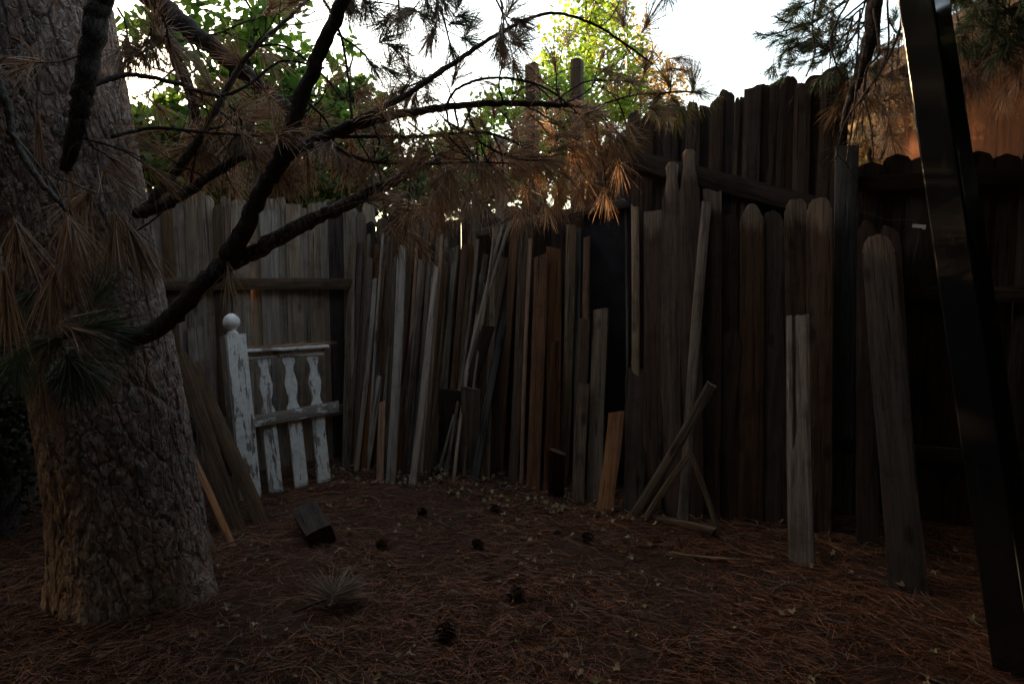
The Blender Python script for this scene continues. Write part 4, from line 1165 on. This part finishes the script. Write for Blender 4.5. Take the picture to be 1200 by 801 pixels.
# limb drooping at the right top, with dead twigs hanging from it
branch([(300, -420, 2.6, .10), (560, -420, 3.2, .085), (800, -260, 3.7, .07), (960, -130, 4.0, .055), (1020, -30, 4.1, .047), (1022, 30, 4.1, .042), (1010, 80, 4.1, .036), (996, 115, 4.1, .022), (985, 155, 4.1, .008)], seed=110, ends=False, n_side=12, twigs=0)
for k, row in enumerate([[(1016, 40, 4.05, .008), (1005, 95, 4.0, .007), (998, 150, 4.0, .006), (992, 190, 4.0, .004)],
                         [(1024, 10, 4.0, .008), (1030, 60, 3.95, .007), (1016, 80, 3.95, .006), (1012, 110, 3.95, .006), (1020, 145, 3.95, .005), (1024, 190, 3.95, .004)],
                         [(1000, -10, 4.0, .006), (975, 40, 4.0, .006), (978, 70, 4.0, .005), (988, 95, 4.0, .004)],
                         [(1040, 0, 4.0, .006), (1040, 60, 4.0, .006), (1020, 100, 4.0, .005), (1006, 140, 4.0, .004), (1000, 165, 4.0, .004)],
                         [(1060, 20, 3.9, .008), (1040, 70, 3.9, .007), (1010, 115, 3.9, .006), (990, 145, 3.9, .005), (978, 190, 3.9, .004)],
                         [(960, -30, 4.0, .006), (952, 30, 4.0, .005), (955, 60, 4.0, .005), (945, 90, 4.0, .004)]]):
    branch(row, TWIG_L if k in (0, 1, 3) else TWIG, seed=120 + k, ends=False, twigs=2, tuft_p=.0, tw_len=(.1, .3))
for k, (x0, y0, x, y, Y) in enumerate([(1010, -10, 900, 42, 4.2), (1015, 0, 920, 60, 4.3), (1010, 20, 940, 75, 4.3), (1000, -40, 935, 10, 4.2), (990, -50, 960, 15, 4.3), (1012, 30, 965, 60, 4.2), (1015, -20, 905, 50, 4.4), (1040, 20, 1060, 40, 4.3), (1010, 10, 950, 40, 4.5), (1000, 20, 975, 85, 4.4), (1015, 0, 990, 60, 4.3), (1120, -60, 1190, 20, 3.6), (1120, -50, 1150, 25, 3.7), (1120, -60, 1180, 60, 3.7), (1130, -60, 1210, 70, 3.8), (1110, -60, 1130, 60, 3.9), (1150, -60, 1160, 10, 3.6)]):
    branch([(x0, y0, 4.1, .006), ((x0 + x) / 2, (y0 + y) / 2 + 8, Y, .005), (x, y, Y, .004)], seed=140 + k, twigs=7, tw_len=(.1, .25), start=.3, tmat=N_GREEN, tuft_kw=dict(n=60, L=.085, spread=1.0, droop=.2), tuft_p=1.0)

for k, (x, y, Y) in enumerate([(1000, 120, 4.3), (1025, 110, 4.4), (1050, 95, 4.4), (1010, 150, 4.4), (1040, 150, 4.5), (1058, 130, 4.5), (1130, 60, 4.0), (1160, 75, 4.0), (1190, 65, 4.0), (1145, 95, 4.1), (1175, 105, 4.1), (1125, 110, 4.2), (1195, 100, 4.0)]):
    branch([(x + 8, y - 110, Y, .006), (x + 4, y - 50, Y, .005), (x, y, Y, .004)], seed=200 + k, twigs=4, tw_len=(.1, .25), start=.4, tmat=N_GREY if k % 2 else N_BROWN, tuft_kw=dict(n=46, L=.17, spread=.9, droop=.5), tuft_p=.8)
def shade_crown_mass(c, rad, n, seed, blades=12, L=.2, w=.013, hollow=None):
    r = np.random.default_rng(seed)
    q = r.normal(size=(n, 3)); q /= np.linalg.norm(q, axis=1, keepdims=True)
    q *= r.uniform(.35, 1, (n, 1)) ** .6
    cen = np.array(c) + q * np.array(rad)
    cen = np.repeat(cen, blades, 0)
    d = r.normal(size=cen.shape); d /= np.linalg.norm(d, axis=1, keepdims=True)
    b = cen; t = cen + d * L * r.uniform(.6, 1.1, (len(cen), 1)); mm = (b + t) / 2 + np.array([0, 0, .01])
    return b, mm, t, np.full(len(b), w), r.uniform(0, 1, len(b))
b1 = shade_crown_mass((-3.8, -.6, 6.0), (3.2, 2.7, 2.0), 6500, 1)
b2 = shade_crown_mass((3.6, 1.2, 4.3), (3.1, 3.7, 1.1), 13000, 2)
b3 = shade_crown_mass((.4, -1.2, 4.4), (3.0, 2.3, 1.0), 6000, 3)
v, f, a = ribbons(*[np.concatenate([x, y, z]) for x, y, z in zip(b1, b2, b3)][:4], np.concatenate([b1[4], b2[4], b3[4]]))
mesh_obj('crown', v - PO, f, N_CROWN, pine, True, a)  # crown masses out of view, placed and shaped to block sky light

# ------------------------------------------------------------------ leafy trees beyond the fences
def leafy(name, label, cat, blobs, mat, n_per, size, trunk_xy, seed, h=3.0, lobes=False, group=None, clump=.28, mat2=None):
    global rng
    r = np.random.default_rng(seed)
    base = Vector((trunk_xy[0], trunk_xy[1], 0))
    t = empty(name, base, label, cat, group)
    C, NN, SZ = [], [], []
    m = MB()
    for (px, py, Y, rx, ry, dens) in blobs:
        c = np.array(P(px, py, Y)); rX = rx / 800 * Y; rZ = ry / 800 * Y; rY = (rX + rZ) * .5
        n = int(n_per * dens)
        k = max(4, int(n / 26))
        q = r.normal(size=(k, 3)); q /= np.linalg.norm(q, axis=1, keepdims=True); q *= r.uniform(0, 1, (k, 1)) ** .42
        cl = c + q * np.array([rX, rY, rZ])
        pick = r.integers(0, k, n)
        pos = cl[pick] + r.normal(size=(n, 3)) * clump * np.array([rX, rY, rZ]) * .55
        C.append(pos); nn = r.normal(size=(n, 3)); nn[:, 2] = np.abs(nn[:, 2]) + .2; NN.append(nn); SZ.append(size * r.uniform(.55, 1.2, n))
        # boughs run from the trunk to the middle of each blob and on to its clumps
        s0 = np.array((base.x, base.y, min(h, c[2]) * .7))
        pts = spline([(*s0, .05), (*(s0 * .5 + c * .5 + r.normal(size=3) * .15), .035), (*c, .018)], 5)
        v, f = tube_pts(pts[:, :3] - np.array(base), pts[:, 3], 6, .1); m.add(v, f)
        for e in cl[:: max(1, k // 14)]:
            v, f = tube_pts(np.array([c, (c + e) / 2 + r.normal(size=3) * .05, e]) - np.array(base), [.012, .008, .004], 4); m.add(v, f)
    v, f, a = leaf_batch(np.concatenate(C) - np.array(base), np.concatenate(NN), np.concatenate(SZ), lobes, .15)
    mesh_obj('crown', v, f, mat, t, False, a)
    pts = spline([(0, 0, -.05, .11), (.05, .03, h * .4, .09), (-.03, .05, h * .75, .06), (.0, .0, h, .04)], 6)
    v, f = tube_pts(pts[:, :3], pts[:, 3], 10, .1); m.add(v, f)
    m.build('trunk', TWIG, t, True)
    return t
leafy('leafy_tree', 'broad leaved tree with hanging green leaves behind the left fence near the trunk', 'tree',
      [(215, 40, 6.6, 75, 50, .8), (300, 20, 6.8, 75, 50, .85), (210, 150, 6.6, 70, 45, 1.3), (345, 110, 7.0, 70, 60, 1.5), (390, 150, 7.2, 60, 45, 1.8), (280, 110, 6.8, 80, 50, 1.3), (420, 120, 7.4, 40, 30, .5), (280, 185, 6.9, 100, 50, 2.6), (170, 190, 6.4, 40, 55, 1.0), (410, 80, 7.2, 30, 40, .22)], L_GREEN, 620, .13, (-3.2, 7.2), 1, 3.2)
leafy('leafy_tree', 'dark shaded leafy bush spilling over the fence corner between the two fences', 'tree',
      [(240, 290, 7.2, 110, 60, 2.0), (400, 320, 7.6, 90, 60, 2.0), (230, 225, 6.6, 80, 24, 1.4), (400, 205, 7.0, 60, 50, 1.6), (440, 170, 7.4, 60, 40, 1.2), (370, 230, 6.7, 60, 28, 1.3), (470, 225, 7.0, 60, 40, 1.6), (540, 215, 7.6, 60, 50, 1.7), (330, 225, 6.6, 60, 30, 1.2)], L_DARK, 1100, .085, (-1.9, 7.6), 2, 2.4)  # first two low clumps added to close light through the fence slits
leafy('leafy_tree', 'green vine covered tree behind the reddish post', 'tree',
      [(620, 150, 7.6, 70, 55, 1.7), (600, 205, 7.2, 70, 45, 1.8), (660, 190, 7.4, 50, 50, 1.4), (590, 130, 8.0, 35, 30, .5), (655, 120, 7.5, 50, 45, 1.3), (530, 190, 7.6, 45, 40, 1.2), (560, 160, 7.8, 35, 35, .7)], L_GREEN, 900, .075, (.3, 8.0), 3, 2.8)
leafy('leafy_tree', 'sunlit yellow green tree top rising behind the grey post', 'tree',
      [(690, 30, 9.5, 48, 55, 1.6), (715, 85, 9.2, 45, 50, 1.5), (660, 90, 9.3, 50, 45, 1.3), (700, 0, 9.8, 45, 40, 1.3), (735, 130, 9.0, 35, 45, 1.0), (690, 140, 9.0, 55, 40, 1.4)], L_BRIGHT, 700, .085, (1.1, 10.2), 4, 4.2)
leafy('leafy_tree', 'golden orange leaved tree farther off right of the yellow green one', 'tree',
      [(765, 60, 13, 42, 50, .5), (750, 110, 12.5, 40, 40, .9), (785, 110, 13, 28, 35, .5), (735, 30, 13, 30, 40, .3)], L_GOLD, 620, .10, (2.5, 14), 5, 4.5)
leafy('sun_painted_bush', 'bush with sunlight painted orange into its leaves before the shed wall above the scalloped fence', 'bush',
      [(1020, 165, 5.6, 34, 26, 1.3), (1050, 130, 5.8, 22, 30, .6)], L_GOLD, 330, .07, (3.0, 6.2), 6, 1.8)  # orange leaf colour stands in for leaves in the sun
leafy('sun_painted_bush', 'small bush with sun glints painted gold into its leaves low behind the left fence beside the pale barked limb', 'bush',
      [(345, 225, 6.5, 22, 9, 1.0), (425, 240, 6.7, 26, 10, 1.4), (300, 198, 6.5, 26, 12, 1.0), (270, 215, 6.4, 20, 8, .7), (390, 190, 6.7, 24, 14, .8), (590, 222, 6.9, 16, 14, .8)], L_GOLD, 110, .06, (-1.7, 7.2), 26, 1.9)  # gold leaf colour paints sunlit spots onto the shaded foliage
leafy('added_dark_bush', 'dark evergreen bush added to blacken the gap left of the pine trunk', 'bush',
      [(-20, 560, 3.9, 60, 90, 1.0), (15, 480, 3.9, 60, 80, 1.0), (-60, 400, 3.9, 80, 110, 1.2), (10, 400, 4.0, 50, 60, .8)], L_BUSH, 1500, .05, (-3.0, 3.85), 16, 1.5)  # bush added to darken the void and block light from the left
# unseen trees added to keep sun and sky glow off the yard
def added_shade_tree(x, y, z, rad, n, seed, label, name='added_shade_tree'):
    t = empty(name, (x, y, 0), label, 'tree', 'unseen trees added to shade the yard')
    b = shade_crown_mass((0, 0, z), rad, n, seed, 10, .34, .10)
    v, f, a = ribbons(*b[:4], b[4]); mesh_obj('crown', v, f, L_BUSH, t, True, a)
    pts = spline([(0, 0, -.1, .2), (.1, 0, z * .5, .15), (0, .1, z, .08)], 6); v, f = tube_pts(pts[:, :3], pts[:, 3], 10, .1)
    m = MB(); m.add(v, f); m.build('trunk', BARK, t, True)
    return t
added_shade_tree(-6.8, -.8, 4.8, (1.8, 4.6, 5.0), 9000, 1, 'unseen dense tree added left of the yard to block light')
added_shade_tree(6.2, 2.4, 3.6, (1.8, 1.5, 3.8), 4500, 8, 'unseen dense tree added at the right beyond the scalloped fence to block light')
added_shade_tree(-4.6, -4.4, 3.2, (2.4, 2.4, 3.3), 4500, 6, 'unseen low dense tree added at the back left of the yard to stop stray light')
added_shade_tree(-11.8, 11.6, 5.2, (2.2, 5.4, 5.3), 2000, 4, 'unseen broad tree added far beyond the left fence to filter the sun')
added_shade_tree(-8.4, 5.2, 4.0, (1.8, 3.1, 4.1), 7000, 5, 'unseen dense tree added beyond the left fence to block low sky glow')
added_shade_tree(5.2, -.6, 3.6, (2.0, 3.4, 3.8), 8000, 2, 'unseen dense tree added right of the yard to block light')
added_shade_tree(-.3, -4.2, 4.0, (7.0, 2.0, 4.4), 11000, 3, 'unseen dense tree added behind the viewer to block light')

# ------------------------------------------------------------------ pine cones and a dropped twig
def cone_mesh():
    m = MB()
    lathe(m, [(.001, -.030), (.016, -.024), (.022, 0), (.016, .026), (.001, .036)], 10)
    ga = 2.39996
    for i in range(84):
        t = i / 83; z = -.030 + .066 * t
        r = .036 * math.sin(math.pi * min(1, .12 + t * .82)) ** .7
        a = i * ga
        c, s_ = math.cos(a), math.sin(a); w = .0085 * (1.1 - t * .5)
        p0 = (c * .014, s_ * .014, z - .004)
        tip = (c * r, s_ * r, z + .004 + .01 * t)
        sd = (-s_ * w, c * w, 0)
        v = [p0, (c * r * .8 + sd[0], s_ * r * .8 + sd[1], z - .002), (tip[0], tip[1], tip[2] + .002), (c * r * .8 - sd[0], s_ * r * .8 - sd[1], z - .002), (c * r * .75, s_ * r * .75, z + .006)]
        m.add(v, [(0, 1, 4), (1, 2, 4), (2, 3, 4), (3, 0, 4), (0, 3, 2, 1)], (i * .37) % 1)
    return m
cm = cone_mesh()
proto = None
for (x, y, sc, lab) in [(495, 604, .9, 'small pine cone on the needles left of the far reddish one, near the corner pile'), (580, 599, 1.0, 'reddish pine cone lying before the short plywood offcuts, in the far middle'),
                        (523, 748, 1.25, 'nearest pine cone, close to the bottom of the picture'), (603, 706, 1.1, 'open dark pine cone right of and beyond the nearest one'),
                        (560, 642, .9, 'dark pine cone in the middle of the needle floor'), (446, 640, .9, 'half buried pine cone left of the middle of the floor'),
                        (688, 634, 1.0, 'dark pine cone nearest the foot of the short orange board'), (652, 626, .8, 'small pine cone before the very short dark stub'),
                        (510, 562, .9, 'pine cone by the feet of the corner pile boards')]:
    if proto is None:
        proto = cm.build('pine_cone', CONE); o = proto
    else:
        o = proto.copy(); COL.objects.link(o)
    g = G(x, y); o.location = (g.x, g.y, float(gheight(g.x, g.y)) + .03 * sc)
    o.scale = (sc,) * 3; o.rotation_euler = (random.uniform(.6, 2.2), random.uniform(-.5, .5), random.uniform(0, 6))
    tag(o, lab, 'pine cone', 'pine cones on the ground')
B = Blades(); g = G(392, 712)
tw = empty('fallen_twig', (g.x, g.y, .03), 'fallen pine twig with a spray of pale dry needles on the floor', 'twig')
for (dx, dy, nn) in ((.8, .5, 150), (-.5, .3, 90), (.2, .9, 90)):
    tuft(B, (0, 0, .02), (dx, dy, .32), n=nn, L=.19, spread=.5, droop=.15)
B.build('needles', N_GREY, tw)
pts = spline([(-.16, -.10, .0, .006), (-.06, -.03, .015, .006), (.04, .04, .02, .004)], 5); v, f = tube_pts(pts[:, :3], pts[:, 3], 6); m = MB(); m.add(v, f); m.build('stem', TWIG, tw, True)
